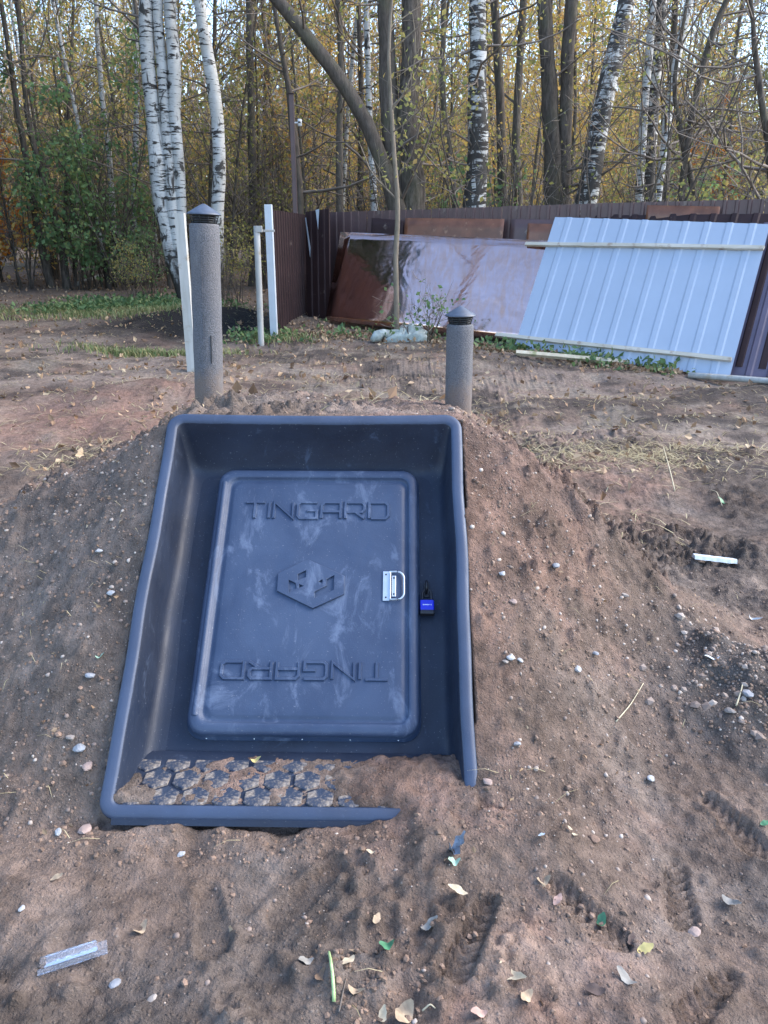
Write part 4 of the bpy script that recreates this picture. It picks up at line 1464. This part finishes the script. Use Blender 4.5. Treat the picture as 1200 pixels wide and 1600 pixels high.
cnt = 0; spots = []
for trial in range(5000):
    y = 17.6 + 34 * rnd.random() ** 1.5
    x = rnd.uniform(-.64 * y - 2, .60 * y + 2)
    if y < 18.2 and -3 < x: continue
    if x > -1 and y < fence_y(x) + 3: continue
    if any((x - a) ** 2 + (y - b) ** 2 < .55 for a, b in spots): continue
    spots.append((x, y))
    if len(spots) >= 215: break
for (x, y) in spots:
    q = rnd.random(); back = min(1, (y - 17) / 14)
    if q < .30: idx = rnd.randrange(0, 5)
    elif q < .34 + .40 * back: idx = 5 + rnd.randrange(3)
    elif q < .50 + .38 * back: idx = 8 + rnd.randrange(2)
    else: idx = 10 + rnd.randrange(3)
    nm, me = VAR[idx]
    place_tree(nm, me, (x, y, gz(x, y)), rnd.uniform(0, 6.28), rnd.uniform(.8, 1.15), ('%s, %s, %s' % (LBL[nm][0], 'near the wood edge' if y < 24 else 'far in', where(x, y))), 'tree', ('%s %s %s' % (LBL[nm][1], 'near the edge' if y < 24 else 'far in', where(x, y))))

# shrubs along the edge of the wood
def shrub_variant(H, nst, leaf_m, leaf_n, leaf_s, twig_m='twig', lean=.35, sub=2):
    t_ = TreeMesh(); c_ = TreeMesh()
    for k in range(nst):
        az = nrg.uniform(0, 6.28); ln = nrg.uniform(.05, lean)
        d = np.array([math.cos(az) * ln, math.sin(az) * ln, 1.0])
        p = np.array([math.cos(az), math.sin(az), 0]) * nrg.uniform(0, .28); p[2] = -.1
        P, r = limb(p, d, H * nrg.uniform(.6, 1.1), nrg.uniform(.010, .022), 8, .10, .02)
        t_.tube(P, r, 5, 0)
        grow(c_, P, r, min(.35, P[-1, 2] * .3), max(.2, P[-1, 2]), 7, .9, leaf_n // nst, leaf_s, elev=(.0, 1.0), sub=sub, twig=1, rb=.6)
    return t_.mesh('stems', M['bark']), c_.mesh('foliage', [M[twig_m], M[leaf_m]])


SH = [('bare_shrub', shrub_variant(3.6, 9, 'leaf_olive', 110, .06)), ('bare_shrub', shrub_variant(3.0, 11, 'leaf_olive', 80, .06, 'twig', .5)),
      ('leafy_shrub', shrub_variant(2.6, 7, 'leaf_olive', 620, .085)), ('leafy_shrub', shrub_variant(2.2, 7, 'leaf_green', 640, .09)), ('yellow_shrub', shrub_variant(2.6, 6, 'leaf_yellow', 480, .08))]
SL_ = {'bare_shrub': ('nearly bare thicket bush', 'bare bushes of the wood'), 'leafy_shrub': ('leafy yellowish green bush', 'leafy bushes of the wood'), 'yellow_shrub': ('bush with yellow leaves', 'yellow bushes of the wood')}


def put_shrub(idx, x, y, s, label=None, group=True):
    nm, me = SH[idx]
    o = thing(nm, label or SL_[nm][0] + ' ' + where(x, y), 'bush', (x, y, gz(x, y)), rnd.uniform(0, 6.28), SL_[nm][1] + ' ' + where(x, y) if label is None else None)
    o.scale = (s, s, s)
    link('stems', me[0], o); link('foliage', me[1], o)


ns = 0
while ns < 80:
    y = 17.6 + 9 * rnd.random() ** 1.3
    x = rnd.uniform(-.62 * y - 1, -1.5)
    if rnd.random() < .38:
        x = rnd.uniform(-1, 9); y = fence_y(x) + 1.6 + 7 * rnd.random()
    if abs(x + 3.6) < .9 and y < 18.5: continue
    put_shrub(rnd.choices([0, 1, 2, 3, 4], [5, 5, 4, 1.2, 1.5])[0], x, y, rnd.uniform(.7, 1.15)); ns += 1
# the big green bush and orange one at the left, green sprays by the birch
SH.append(('green_bush', shrub_variant(5.6, 7, 'leaf_green', 2600, .10, 'twig', .28, 4)))
SH.append(('orange_bush', shrub_variant(5.2, 6, 'leaf_orange', 1500, .11, 'twig', .2, 3)))
for px_, Y_, s_, lb in ((110, 17.3, 1.0, 'tall dense green bush at the edge of the wood'), (190, 17.5, .9, 'green bush with sprays beside the very thin white birch')):
    p = at(px_, 400, Y_); put_shrub(5, p[0], Y_, s_, lb)
p = at(-6, 400, 19); put_shrub(6, p[0], 19, 1.15, 'bright orange autumn bush glowing inside the wood')
p = at(1105, 300, 27); put_shrub(6, p[0], 27, 1.0, 'orange red bush far behind the crooked dark tree')
for px_, Y_, s_, k_, lb in ((235, 16.6, .62, 3, 'low green bush at the foot of the birch clump'), (205, 15.4, .45, 2, 'small yellowish bush just left of the birch clump'), (372, 15.6, .6, 2, 'leafy low bush between the tall vent pipe and the slim post'),
                            (352, 14.6, .42, 0, 'small bare bush in the dark soil by the slim post'), (655, 12.5 + .9, .7, 2, 'leafy bush peeping over the fence beside the sapling')):
    p = at(px_, 430, Y_); put_shrub(k_, p[0], Y_, s_, lb)

# unseen spruces added left of the view, to darken the glossy sheet's reflection
def spruce_variant(H, R0):
    P, rad = trunk_path(H, .16, .01, 10, .01)
    t_ = TreeMesh(); t_.tube(P, rad, 8, 0)
    c_ = TreeMesh()
    for k in range(230):
        q = (k + .5) / 230; z = .5 + (H - .6) * q; L = R0 * (1 - q) ** .85 + .12
        for j in range(3):
            az = k * 2.4 + j * 2.1 + nrg.normal() * .2
            B = np.array([[0, 0, z], [math.cos(az) * L * .5, math.sin(az) * L * .5, z - .02 * L], [math.cos(az) * L, math.sin(az) * L, z - .22 * L]])
            c_.tube(B, np.array([.02, .014, .005]), 3, 0)
            n_ = int(10 + 26 * L); tt_ = nrg.uniform(.15, 1, n_)[:, None]
            C_ = B[0] + (B[2] - B[0]) * tt_ + nrg.normal(size=(n_, 3)) * np.array([.10, .10, .05]) * (.4 + L * .5)
            c_.leaves(C_, .17, 1, .4)
    return t_.mesh('trunk', M['bark']), c_.mesh('crown', [M['twig'], M['needle']])


sv = spruce_variant(13.0, 3.0)
for (x, y, s_) in ((-9.6, 9.0, 1.0), (-10.2, 12.4, .95), (-11.6, 15.8, 1.05)):
    place_tree('added_spruce', sv, (x, y, gz(x, y)), rnd.uniform(0, 6), s_, 'dark dense spruce added out of view on the left to darken the glossy sheet reflection', 'tree', 'added spruces out of view')

# far wood: one mass of stems and leaves
fw = TreeMesh()
for k in range(1150):
    y = nrg.uniform(46, 85); x = nrg.uniform(-.68 * y, .68 * y); H = nrg.uniform(7, 15) * (1 - .25 * (x / (.68 * y) > .45))
    r = nrg.uniform(.05, .16)
    z0 = float(base_h(np.array([x]), np.array([y]))[0])
    P = np.array([[x, y, z0 - .3], [x + nrg.normal() * .3, y, z0 + H * .5], [x + nrg.normal() * .6, y + nrg.normal() * .4, z0 + H]])
    fw.tube(P, np.array([r, r * .7, r * .2]), 4, 0)
    for j in range(12):
        q = nrg.uniform(.12, 1); p = P[1] + (P[2] - P[1]) * (q * 2 - 1) if q > .5 else P[0] + (P[1] - P[0]) * q * 2
        az = nrg.uniform(0, 6.28); L = nrg.uniform(1, 2.6)
        B = np.array([p, p + np.array([math.cos(az) * L * .6, math.sin(az) * L * .6, L * .45]), p + np.array([math.cos(az) * L, math.sin(az) * L, L * 1.0])])
        fw.tube(B, np.array([.03, .022, .01]), 3, 0)
nl = 130000
y = nrg.uniform(44, 86, nl); x = nrg.uniform(-.7, .7, nl) * y
clump = fbm(x * 1.0, y * .35, .22, 3, 301) + fbm(x, y, .9, 2, 302) * .6
hmax = 7.4 + 9 * clump - 3.0 * sstep(.28, .5, x / y)
zz = nrg.uniform(0, 1, nl) ** 1.1 * np.maximum(2.0, hmax)
C = np.stack([x, y, base_h(x, y) + zz], -1)
sel = nrg.random(nl)
ty = fbm(x, y * .4, .12, 2, 333)
msk = np.where(zz < 2.2, 1, np.where(ty + nrg.normal(size=nl) * .15 > -.02, 2, 3))
for mi, sz in ((1, .33), (2, .33), (3, .33)):
    fw.leaves(C[msk == mi], sz, mi, .2)
tag(link('far_woods', fw.mesh('far_woods', [M['twig_red'], M['leaf_olive'], M['leaf_yellow'], M['leaf_olive']])), 'mass of distant autumn wood behind the nearer trunks', None, None, 'stuff')

# fallen pale log at the wood edge
ground_log('fallen_log', 'pale fallen branch lying at the edge of the wood', 'log', (120, 447), (168, 430), .05, M['pole_grey'], 7)

# ------------------------------------------------------------------ ground cover
def scatter(n, region):
    P = np.array([region() for _ in range(n)])
    z = terrain(P[:, 0], P[:, 1])
    return np.stack([P[:, 0], P[:, 1], z], -1)


def in_hatch(x, y, mg=.0):
    a = (x - HO[0]) * HU[0] + (y - HO[1]) * HU[1]; b = (x - HO[0]) * HH[0] + (y - HO[1]) * HH[1]
    return (abs(a) < T_HW + mg) and (-.02 < b < 1.02)


def near_spot():
    while True:
        if rnd.random() < .62:
            x, y = rnd.uniform(-1.6, 1.6), rnd.uniform(.95, 4.2)
        else:
            sd = rnd.choice((-1, 1)); x = HO[0] + sd * (T_HW + abs(rnd.gauss(.02, .45))); y = rnd.uniform(1.6, 3.2)
        if not in_hatch(x, y) and float(fbm(np.array([x]), np.array([y]), 2.2, 2, 77)[0]) + .25 * rnd.random() > -.02: return (x, y)


def blades(name, label, C, hgt, wid, mat, lie=.0):
    n = len(C)
    az = nrg.uniform(0, 6.28, n); h = hgt * nrg.uniform(.5, 1.3, n); ln = nrg.uniform(.1, .9, n) + lie
    d = np.stack([np.cos(az) * ln, np.sin(az) * ln, np.ones(n) * (1 - .9 * min(1, lie))], -1); d /= np.linalg.norm(d, axis=1)[:, None]
    s = np.stack([-np.sin(az), np.cos(az), np.zeros(n)], -1) * wid
    mid = C + d * (h * .55)[:, None] + np.array([0, 0, .01]); top = C + d * h[:, None] * 1.0 + np.stack([np.cos(az) * h * .25, np.sin(az) * h * .25, -h * .15 * (1 - min(lie, 1))], -1)
    V = np.stack([C - s, C + s, mid + s * .8, mid - s * .8, top + s * .15, top - s * .15], 1).reshape(-1, 3)
    b = np.arange(n)[:, None] * 6
    F = np.concatenate([b + np.array([[0, 1, 2, 3]]), b + np.array([[3, 2, 4, 5]])])
    return tag(link(name, quad_mesh(name, V, F, M[mat], None, np.zeros(len(F), bool))), label, None, None, 'stuff')


def blob(cx, cy, sx, sy):
    return lambda: (rnd.gauss(cx, sx), rnd.gauss(cy, sy))


g1 = ground_hit(210, 490); g2 = ground_hit(240, 557)
blades('grass', 'short green grass tufts on the trampled ground', np.concatenate([scatter(4200, blob(-4.8, 13.7, 1.0, .5)), scatter(900, blob(-3.9, 12.9, .7, .35)), scatter(1300, blob(g2[0], g2[1], .55, .12)), scatter(500, blob(-6.5, 13.5, 1.6, .6)), scatter(400, blob(-1.5, 11.3, .35, .2))]), .11, .006, 'grass')
hayP = np.concatenate([scatter(6500, lambda: (rnd.uniform(-9, 6.5), rnd.uniform(5.0, 13))), scatter(900, blob(1.9, 5.6, .5, .3)), scatter(700, blob(-.3, 6.5, 1.4, 1.0)), scatter(500, blob(-1.7, 5.4, .5, .25)), scatter(260, blob(.1, 4.1, .7, .3))])
hayP[:, 2] += .004
blades('dry_grass', 'straw and dry grass strewn over the trampled ground', hayP, .13, .0035, 'hay', .95)


blades('twigs', 'thin dry stems and rootlets lying on the clay', scatter(170, near_spot) + np.array([0, 0, .003]), .055, .0011, 'hay', .95)


def weeds(name, label, C, size, mat):
    tm = TreeMesh(); n = len(C)
    P = np.repeat(C, 6, 0) + nrg.normal(size=(n * 6, 3)) * np.array([size * 1.1, size * 1.1, size * .5]) + np.array([0, 0, size * .8])
    tm.leaves(P, size, 0, -.2)
    return tag(link(name, tm.mesh(name, M[mat])), label, None, None, 'stuff')


def fence_foot():
    t_ = rnd.uniform(-3.2, 2.4); o_ = -abs(rnd.gauss(0, .30)) - 1.35 + (.25 if t_ > .5 else .15)
    p = fpt(t_, o_); return (p[0], p[1])


def white_foot():
    q = rnd.uniform(-.4, 2.2); o_ = abs(rnd.gauss(0, .16)) + .03
    p = np.array(wl0) + wd * q - wnrm * o_; return (p[0], p[1])


weeds('weeds', 'low leafy green weeds at the foot of the sheets and by the birches', np.concatenate([scatter(70, white_foot), scatter(60, fence_foot), scatter(420, blob(-4.4, 14.6, .7, .4)), scatter(260, blob(-4.9, 13.9, .7, .3)), scatter(40, blob(-1.75, 11.2, .25, .2))]), .075, 'weed')
litter = np.concatenate([scatter(1500, fence_foot), scatter(900, white_foot), scatter(3500, lambda: (rnd.uniform(-11, -2), rnd.uniform(13.5, 22))), scatter(3800, lambda: (rnd.uniform(-8, 6), rnd.uniform(5, 13))), scatter(500, blob(-1.0, 11.6, .6, .4)), scatter(160, lambda: (rnd.uniform(-1.6, 1.6), rnd.uniform(3.6, 5.4)))])
litter[:, 2] += .012
tm = TreeMesh()
tm.leaves(litter, .062, 0, -.0)
sm_ = scatter(330, near_spot); sm_[:, 2] += .004
tm.leaves(sm_, .016, 0, .0)
tag(link('fallen_leaves', tm.mesh('fallen_leaves', M['leaf_litter'])), 'dry brown leaves scattered under the fence and the trees', None, None, 'stuff')


# pebbles and clods: low lumps
def ico():
    t = (1 + 5 ** .5) / 2
    V = np.array([(-1, t, 0), (1, t, 0), (-1, -t, 0), (1, -t, 0), (0, -1, t), (0, 1, t), (0, -1, -t), (0, 1, -t), (t, 0, -1), (t, 0, 1), (-t, 0, -1), (-t, 0, 1)], float)
    F = np.array([(0, 11, 5), (0, 5, 1), (0, 1, 7), (0, 7, 10), (0, 10, 11), (1, 5, 9), (5, 11, 4), (11, 10, 2), (10, 7, 6), (7, 1, 8), (3, 9, 4), (3, 4, 2), (3, 2, 6), (3, 6, 8), (3, 8, 9), (4, 9, 5), (2, 4, 11), (6, 2, 10), (8, 6, 7), (9, 8, 1)])
    return V / np.linalg.norm(V[0]), F


IV, IF = ico()


def lumps(name, label, C, size, mat, flat=.65, pw=2.5, smooth=True):
    n = len(C)
    s = size * (.35 + 1.3 * nrg.random(n) ** pw)
    az = nrg.uniform(0, 6.28, n)
    V = IV[None] * (1 + nrg.normal(size=(n, 12, 1)) * .16) * np.stack([np.ones(n), nrg.uniform(.6, 1, n), np.full(n, flat)], -1)[:, None, :] * s[:, None, None]
    ca, sa = np.cos(az)[:, None], np.sin(az)[:, None]
    V = np.stack([V[..., 0] * ca - V[..., 1] * sa, V[..., 0] * sa + V[..., 1] * ca, V[..., 2]], -1) + (C - np.array([0, 0, .18]) * s[:, None])[:, None, :]
    F = (IF[None] + (np.arange(n) * 12)[:, None, None]).reshape(-1, 3)
    return tag(link(name, quad_mesh(name, V.reshape(-1, 3), F, M[mat], None, np.full(len(F), smooth))), label, None, None, 'stuff')


M['pebble'] = mat_leaf('mixed_pebbles', [(0, (.13, .10, .085)), (.4, (.26, .20, .165)), (.72, (.40, .34, .29)), (.93, (.55, .51, .47)), (1, (.70, .69, .67))], 0.0)
M['clods'] = mat_leaf('mixed_clods', [(0, (.11, .075, .055)), (.5, (.21, .14, .10)), (1, (.30, .20, .145))], 0.0)
lumps('gravel', 'small pale pebbles strewn in the clay', np.concatenate([scatter(3600, near_spot), scatter(900, blob(1.24, 2.24, .17, .16)), scatter(260, blob(-1.2, 2.6, .4, .5)), scatter(220, blob(.62, 2.5, .25, .4))]), .0066, 'pebble', .7, 6)
lumps('soil_clods', 'crumbs and clods of clay on the mound', np.concatenate([scatter(7500, near_spot), scatter(1500, blob(1.24, 2.24, .19, .18)), scatter(500, lambda: (rnd.uniform(-.9, .35), rnd.uniform(1.56, 1.66))), scatter(700, lambda: (rnd.uniform(-1.3, .8), rnd.uniform(2.72, 3.9))), scatter(220, blob(.56, 1.38, .25, .05)), scatter(200, blob(-.02, 1.2, .07, .06))]), .0062, 'clods', .8, 4.0, False)


lumps('rubble', 'stony rubble of the dark gravel heap', scatter(130, blob(1.24, 2.24, .15, .14)), .015, 'pebble', .75, 2.0, False)


# single stones, leaves and scraps of rubbish, at their places
def stone(px_, py_, r, mat, label, flat=.6, elong=1.3):
    r *= .95
    p = ground_hit(px_, py_)
    import bmesh
    bm = bmesh.new(); bmesh.ops.create_icosphere(bm, subdivisions=2, radius=1)
    planes = [(Vector((rnd.gauss(0, 1), rnd.gauss(0, 1), rnd.gauss(0, 1))).normalized(), rnd.uniform(.52, .85)) for _ in range(11)]
    for v in bm.verts:
        c = v.co
        k = 1.0
        for dn, dl in planes:
            e_ = c.dot(dn)
            if e_ > dl: k = min(k, dl / e_)
        k *= 1 + rnd.uniform(-.02, .02)
        v.co = Vector((c.x * elong, c.y, c.z * flat)) * k * r
    me = bpy.data.meshes.new('stone'); bm.to_mesh(me); bm.free()
    me.materials.append(M[mat])
    o = link('stone', me); o.location = (p[0], p[1], p[2] + r * flat * .30); o.rotation_euler = (rnd.uniform(-.2, .2), rnd.uniform(-.2, .2), rnd.uniform(0, 3))
    return tag(o, label, 'stone')


for a_ in ((175, 928, .016, 'stone_white', 'pale blue grey stone on the slope left of the hatch'), (155, 863, .016, 'stone_white', 'white flinty stone high on the slope left of the rim'),
           (140, 1056, .016, 'stone_grey', 'flat grey stone on the slope beside mint scraps'), (125, 1170, .018, 'stone_grey', 'rounded grey stone above the pinkish stone by the lower left rim'),
           (137, 1201, .018, 'stone_pink', 'pinkish stone against the lower left rim of the hatch'), (110, 1155, .014, 'stone', 'brown grey stone left of the rounded grey one'),
           (133, 1298, .020, 'stone_pink', 'flat pink stone at the front left corner of the hatch'), (868, 888, .018, 'stone_grey', 'blue grey stone lodged in the furrow of the right slope'),
           (802, 942, .016, 'stone_pink', 'dull brown stone low on the right slope'), (784, 897, .013, 'stone_white', 'white pinkish stone on the slope right of the padlock'),
           (799, 1029, .015, 'stone_white', 'whitest pebble of the row on the lower right slope'), (813, 1034, .012, 'stone_white', 'small white pebble ending the row on the lower right slope'), (789, 1035, .012, 'stone', 'tan pebble in the row on the lower right slope'),
           (902, 1047, .014, 'stone_white', 'broken white stone beside the boot prints'), (976, 931, .014, 'stone', 'round brown pebble where the right slope meets the path'), (930, 1023, .013, 'stone_grey', 'grey pebble above the boot print'),
           (1017, 1218, .012, 'stone_white', 'white stone in the trodden clay on the right'), (762, 1222, .015, 'stone_pink', 'tan stone beside the buried right rim end'), (928, 1313, .016, 'clod', 'hard clay lump in the dark furrow'),
           (808, 1165, .012, 'stone_grey', 'grey pebble right of the right rim'), (1084, 1458, .014, 'stone_pink', 'red brown stone at the edge of the herringbone print'), (35, 1420, .010, 'stone_white', 'pale pebble at the far left foreground'),
           (237, 1562, .012, 'stone', 'cream pebble in the foreground below the clear plastic scrap'), (178, 1540, .014, 'stone_grey', 'flat grey pebble under the clear plastic scrap'), (92, 1303, .012, 'stone_white', 'small white stone left of the front left hatch corner'),
           (283, 1337, .011, 'stone_white', 'white stone in front of the hatch step'), (1168, 1085, .020, 'stone_grey', 'grey stone in the gravel heap'), (1140, 1112, .018, 'stone', 'light rounded stone low on the gravel heap')):
    stone(*a_)


def leaf_obj(px_, py_, L, W, mat, label, rz, curl=.35, name='fallen_leaf', cat='leaf', jag=.12, on=None):
    p = ground_hit(px_, py_) if on is None else on
    n = 7; V = []; F = []
    sd = rnd.uniform(0, 9)
    for i in range(n + 1):
        q = i / n
        w = W * math.sin(math.pi * min(1, q * .92 + .04)) ** .75 * (1 - .25 * q)
        z = 2.2 * curl * L * (q - .45) ** 2 + .002 + .10 * L * math.sin(q * 5 + sd)
        jl, jr = 1 + jag * math.sin(sd + i * 2.3), 1 + jag * math.sin(sd * 1.7 + i * 3.1)
        V += [(L * (q - .5), w / 2 * jl, z + curl * w * .35 * math.sin(sd + i)), (L * (q - .5), 0, z - .1 * w), (L * (q - .5), -w / 2 * jr, z + curl * w * .5 * math.cos(sd + i * .7))]
    for i in range(n):
        F += [(i * 3, i * 3 + 3, i * 3 + 4, i * 3 + 1), (i * 3 + 1, i * 3 + 4, i * 3 + 5, i * 3 + 2)]
    o = MB().add(V, F, 0, True).build(name, M[mat])
    o.location = (p[0], p[1], p[2] + .004); o.rotation_euler = (rnd.uniform(-.3, .3), rnd.uniform(-.25, .25), rz)
    return tag(o, label, cat)


step_leaf = hpt(*stp(-.118, .215, .014))
for a_ in ((220, 1455, .040, .026, 'beige', 'single pale grey brown birch leaf in the left foreground', 1.1), (588, 1440, .036, .020, 'beige', 'folded beige leaf standing on edge in the centre foreground', 1.3),
           (672, 1448, .045, .028, 'greyleaf', 'grey green curled leaf in front of the crumpled plastic', .4), (714, 1396, .050, .026, 'cream', 'torn whitish leaf below the crumpled blue grey plastic', -.5),
           (605, 1482, .034, .026, 'freshleaf', 'dark green leaf beside a beige one in the centre foreground', .2), (897, 1307, .042, .014, 'cream', 'narrow cream leaf scrap lying in the dark furrow', -.8),
           (850, 1378, .034, .026, 'beige', 'square beige leaf left of the herringbone boot print', .2), (872, 1410, .034, .022, 'pinkdry', 'pinkish dry leaf just below a square beige one', .9),
           (940, 1443, .032, .026, 'freshleaf', 'bright green leaf lying in a boot print', .9), (800, 1526, .062, .030, 'cream', 'largest cream leaf, wedge shaped, in the right foreground', -.65),
           (821, 1562, .040, .026, 'beige', 'ragged beige leaf under the wedge shaped cream leaf', .8), (978, 1532, .050, .024, 'greyleaf', 'grey beige twisted leaf under the yellow one', -.9),
           (1008, 1486, .040, .026, 'yellowleaf', 'pale yellow leaf with a pointed tip in the right foreground', .3), (1143, 1415, .050, .024, 'greyleaf', 'grey white twisted leaf far right of the herringbone print', -.9),
           (632, 1585, .050, .042, 'beige', 'broad beige leaf at the bottom edge of the scene', .9), (597, 1592, .036, .022, 'cream', 'cream leaf left of the broad beige one', 1.2),
           (748, 1587, .034, .026, 'pinkdry', 'rusty pink leaf at the bottom right of centre', .1), (545, 1506, .034, .024, 'cream', 'ragged cream leaf right of the green stalk', .8),
           (503, 1527, .034, .030, 'browndry', 'brown leaf lying left of the green stalk', 1.0), (478, 1506, .034, .024, 'greyleaf', 'grey crumpled leaf at the rim of the dark hole', .3),
           (556, 1552, .036, .018, 'beige', 'narrow beige leaf in the dark crumbs by the stalk', -.3), (90, 1375, .032, .020, 'beige', 'small beige leaf near the left edge before the hatch', .4),
           (986, 1476, .034, .022, 'darkdry', 'dark rotten leaf left of the yellow leaf', 1.3), (930, 1552, .042, .028, 'darkdry', 'dark curled leaf left of the grey beige twisted leaf', -.3),
           (579, 1335, .024, .014, 'cream', 'tiny cream leaf right in front of the hatch lip', -.2), (157, 1030, .026, .018, 'mintleaf', 'pale mint green leaf scrap on the left slope', .3),
           (1128, 790, .075, .035, 'freshleaf', 'fresh green leaf by the dry stalks on the right', -.8), (1112, 1032, .05, .016, 'strip', 'white plastic shard on top of the gravel heap', -.1),
           (940, 1165, .03, .014, 'browndry', 'small orange brown leaf by the right boot prints', 1.0), (1195, 1290, .03, .02, 'freshleaf', 'small green leaf at the far right edge', .3)):
    leaf_obj(*a_)
leaf_obj(0, 0, .030, .018, 'yellowleaf', 'small pale yellow leaf lying on the hexagon tread', .3, on=step_leaf)
leaf_obj(712, 1330, .045, .034, 'foil', 'crumpled blue grey plastic scrap in front of the hatch', .6, 1.4, 'plastic_scrap', 'scrap', .4)
leaf_obj(708, 1350, .030, .022, 'mintleaf', 'cream and green scrap under the crumpled plastic', .1, .9, 'plastic_scrap', 'scrap', .4)
leaf_obj(846, 1309, .018, .014, 'strip', 'tiny white blue plastic chip in the dark furrow', .1, .4, 'plastic_scrap', 'scrap')
leaf_obj(1178, 970, .05, .018, 'strip', 'bent white strip at the right edge above the gravel heap', -.5, .8, 'plastic_strip', 'strip')


def strip_obj(pa, pb, w, mat, label, name, cat, h=.012):
    A, B = ground_hit(*pa), ground_hit(*pb)
    L = float(np.linalg.norm((B - A)[:2])); a_ = math.atan2(B[1] - A[1], B[0] - A[0])
    mb = MB(); V = []; F = []; n = 12
    for i in range(n + 1):
        q = i / n; x = L * q; z = (B[2] - A[2]) * q + .004 + .0008 * math.sin(i * 1.9)
        ww = w * (1 + .04 * math.sin(i * 2.7)) * (1 if q < .85 else 1 - (q - .85) * 3)
        V += [(x, -ww / 2, z), (x, -ww * .3, z + h), (x, ww * .3, z + h * 1.05), (x, ww / 2, z)]
    for i in range(n):
        for k in range(3):
            F.append((i * 4 + k, i * 4 + 4 + k, i * 4 + 5 + k, i * 4 + k + 1))
    F += [(0, 1, 2, 3), (n * 4 + 3, n * 4 + 2, n * 4 + 1, n * 4)]
    o = mb.add(V, F).build(name, M[mat]); o.location = A; o.rotation_euler = (0, 0, a_)
    return tag(o, label, cat)


strip_obj((1083, 874), (1150, 882), .035, 'strip', 'pale blue white foam strip lying on the clay to the right', 'foam_strip', 'strip', .018)
# clear plastic holder in the left foreground
A, B = ground_hit(58, 1512), ground_hit(170, 1494)
L = float(np.linalg.norm((B - A)[:2])); a_ = math.atan2(B[1] - A[1], B[0] - A[0])
hold = thing('clear_plastic_holder', 'clear plastic blister scrap lying in the left foreground', 'plastic scrap', tuple((A + B) / 2 + np.array([0, 0, .012])), a_)
mb = MB().box((0, 0, 0), (L, .038, .0016), 0, None, .0004)
mb.build('backing', M['clear'], hold)
MB().box((-L * .05, .004, .009), (L * .82, .022, .015), 0, None, .004).build('blister', M['clear'], hold)
MB().box((0, -.0175, .006), (L * .98, .0015, .012)).build('folded_edge', M['clear'], hold)


def stalk(pts, r, mat, label, name, cat='stalk'):
    P = [ground_hit(*p[:2]) + np.array([0, 0, p[2]]) for p in pts]
    P = np.array(P); O_ = P[0].copy()
    L_ = np.concatenate([[0], np.cumsum(np.linalg.norm(np.diff(P, axis=0), axis=1))])
    s_ = np.linspace(0, L_[-1], 9)
    Q = np.stack([np.interp(s_, L_, P[:, i]) for i in range(3)], -1); Q[1:-1] = (Q[:-2] + 2 * Q[1:-1] + Q[2:]) / 4
    o = MB().tube(Q - O_, np.linspace(r, r * .6, 9), 6).build(name, M[mat]); o.location = O_
    return tag(o, label, cat)


stalk([(522, 1570, .006), (521, 1540, .014), (517, 1510, .014), (514, 1492, .006)], .0045, 'stalk', 'pale green plant stalk lying in the dark hole in the foreground', 'plant_stalk')
stalk([(1054, 770, .004), (1046, 752, .06), (1034, 722, .10)], .004, 'straw', 'single dry straw standing up on the right bank', 'straw')
stalk([(530, 1585, .004), (536, 1555, .008), (541, 1531, .004)], .002, 'twig', 'thin dark twig beside the green stalk', 'twig', 'twig')
stalk([(660, 1583, .006), (672, 1576, .012), (680, 1581, .006)], .0022, 'straw', 'curved pale leaf stem right of the broad beige leaf', 'leaf_stem')
stalk([(962, 1130, .004), (985, 1105, .010), (1005, 1070, .004)], .0022, 'straw', 'long thin dry stalk on the clay below the boot prints', 'straw')
stalk([(1110, 770, .01), (1118, 785, .05), (1128, 796, .01)], .003, 'straw', 'dry grass stalk by the fresh green leaf', 'straw')
stalk([(1150, 1105, .004), (1157, 1085, .01), (1160, 1070, .004)], .003, 'straw', 'pale stalk sticking out of the gravel heap', 'straw')

# bag at the foot of the sapling
p = ground_hit(636, 533)
bag = thing('plastic_bag', 'crumpled grey green plastic sack at the foot of the sapling', 'bag', (p[0], p[1], p[2]))
import bmesh
bm = bmesh.new(); bmesh.ops.create_icosphere(bm, subdivisions=4, radius=1)
for v in bm.verts:
    c = v.co.copy()
    k = 1 + .16 * math.sin(4 * c.x + 2 * c.y) + .10 * math.sin(9 * c.y + 5 * c.z) + .07 * math.sin(15 * c.x - 8 * c.z) + .05 * math.sin(23 * c.x + 19 * c.y)
    v.co = Vector((c.x * .30, c.y * .18, max(-.2, c.z) * .20)) * k
me = bpy.data.meshes.new('sack_body'); bm.to_mesh(me); bm.free()
me.materials.append(M['sack'])
for q in me.polygons: q.use_smooth = True
link('sack_body', me, bag)
MB().tube([(-.24, -.05, .08), (-.33, -.06, .12), (-.42, -.09, .07), (-.50, -.12, .02)], [.07, .05, .085, .03], 9).build('knotted_neck', M['sack'], bag)

# small shrub by the sapling, in front of the glossy sheet
SH.append(('small_shrub', shrub_variant(.62, 5, 'leaf_green', 110, .075, 'twig', .55, 1)))
p = at(652, 515, 10.95); put_shrub(7, p[0], 10.95, .85, 'small straggly shrub by the sapling in front of the glossy sheet')
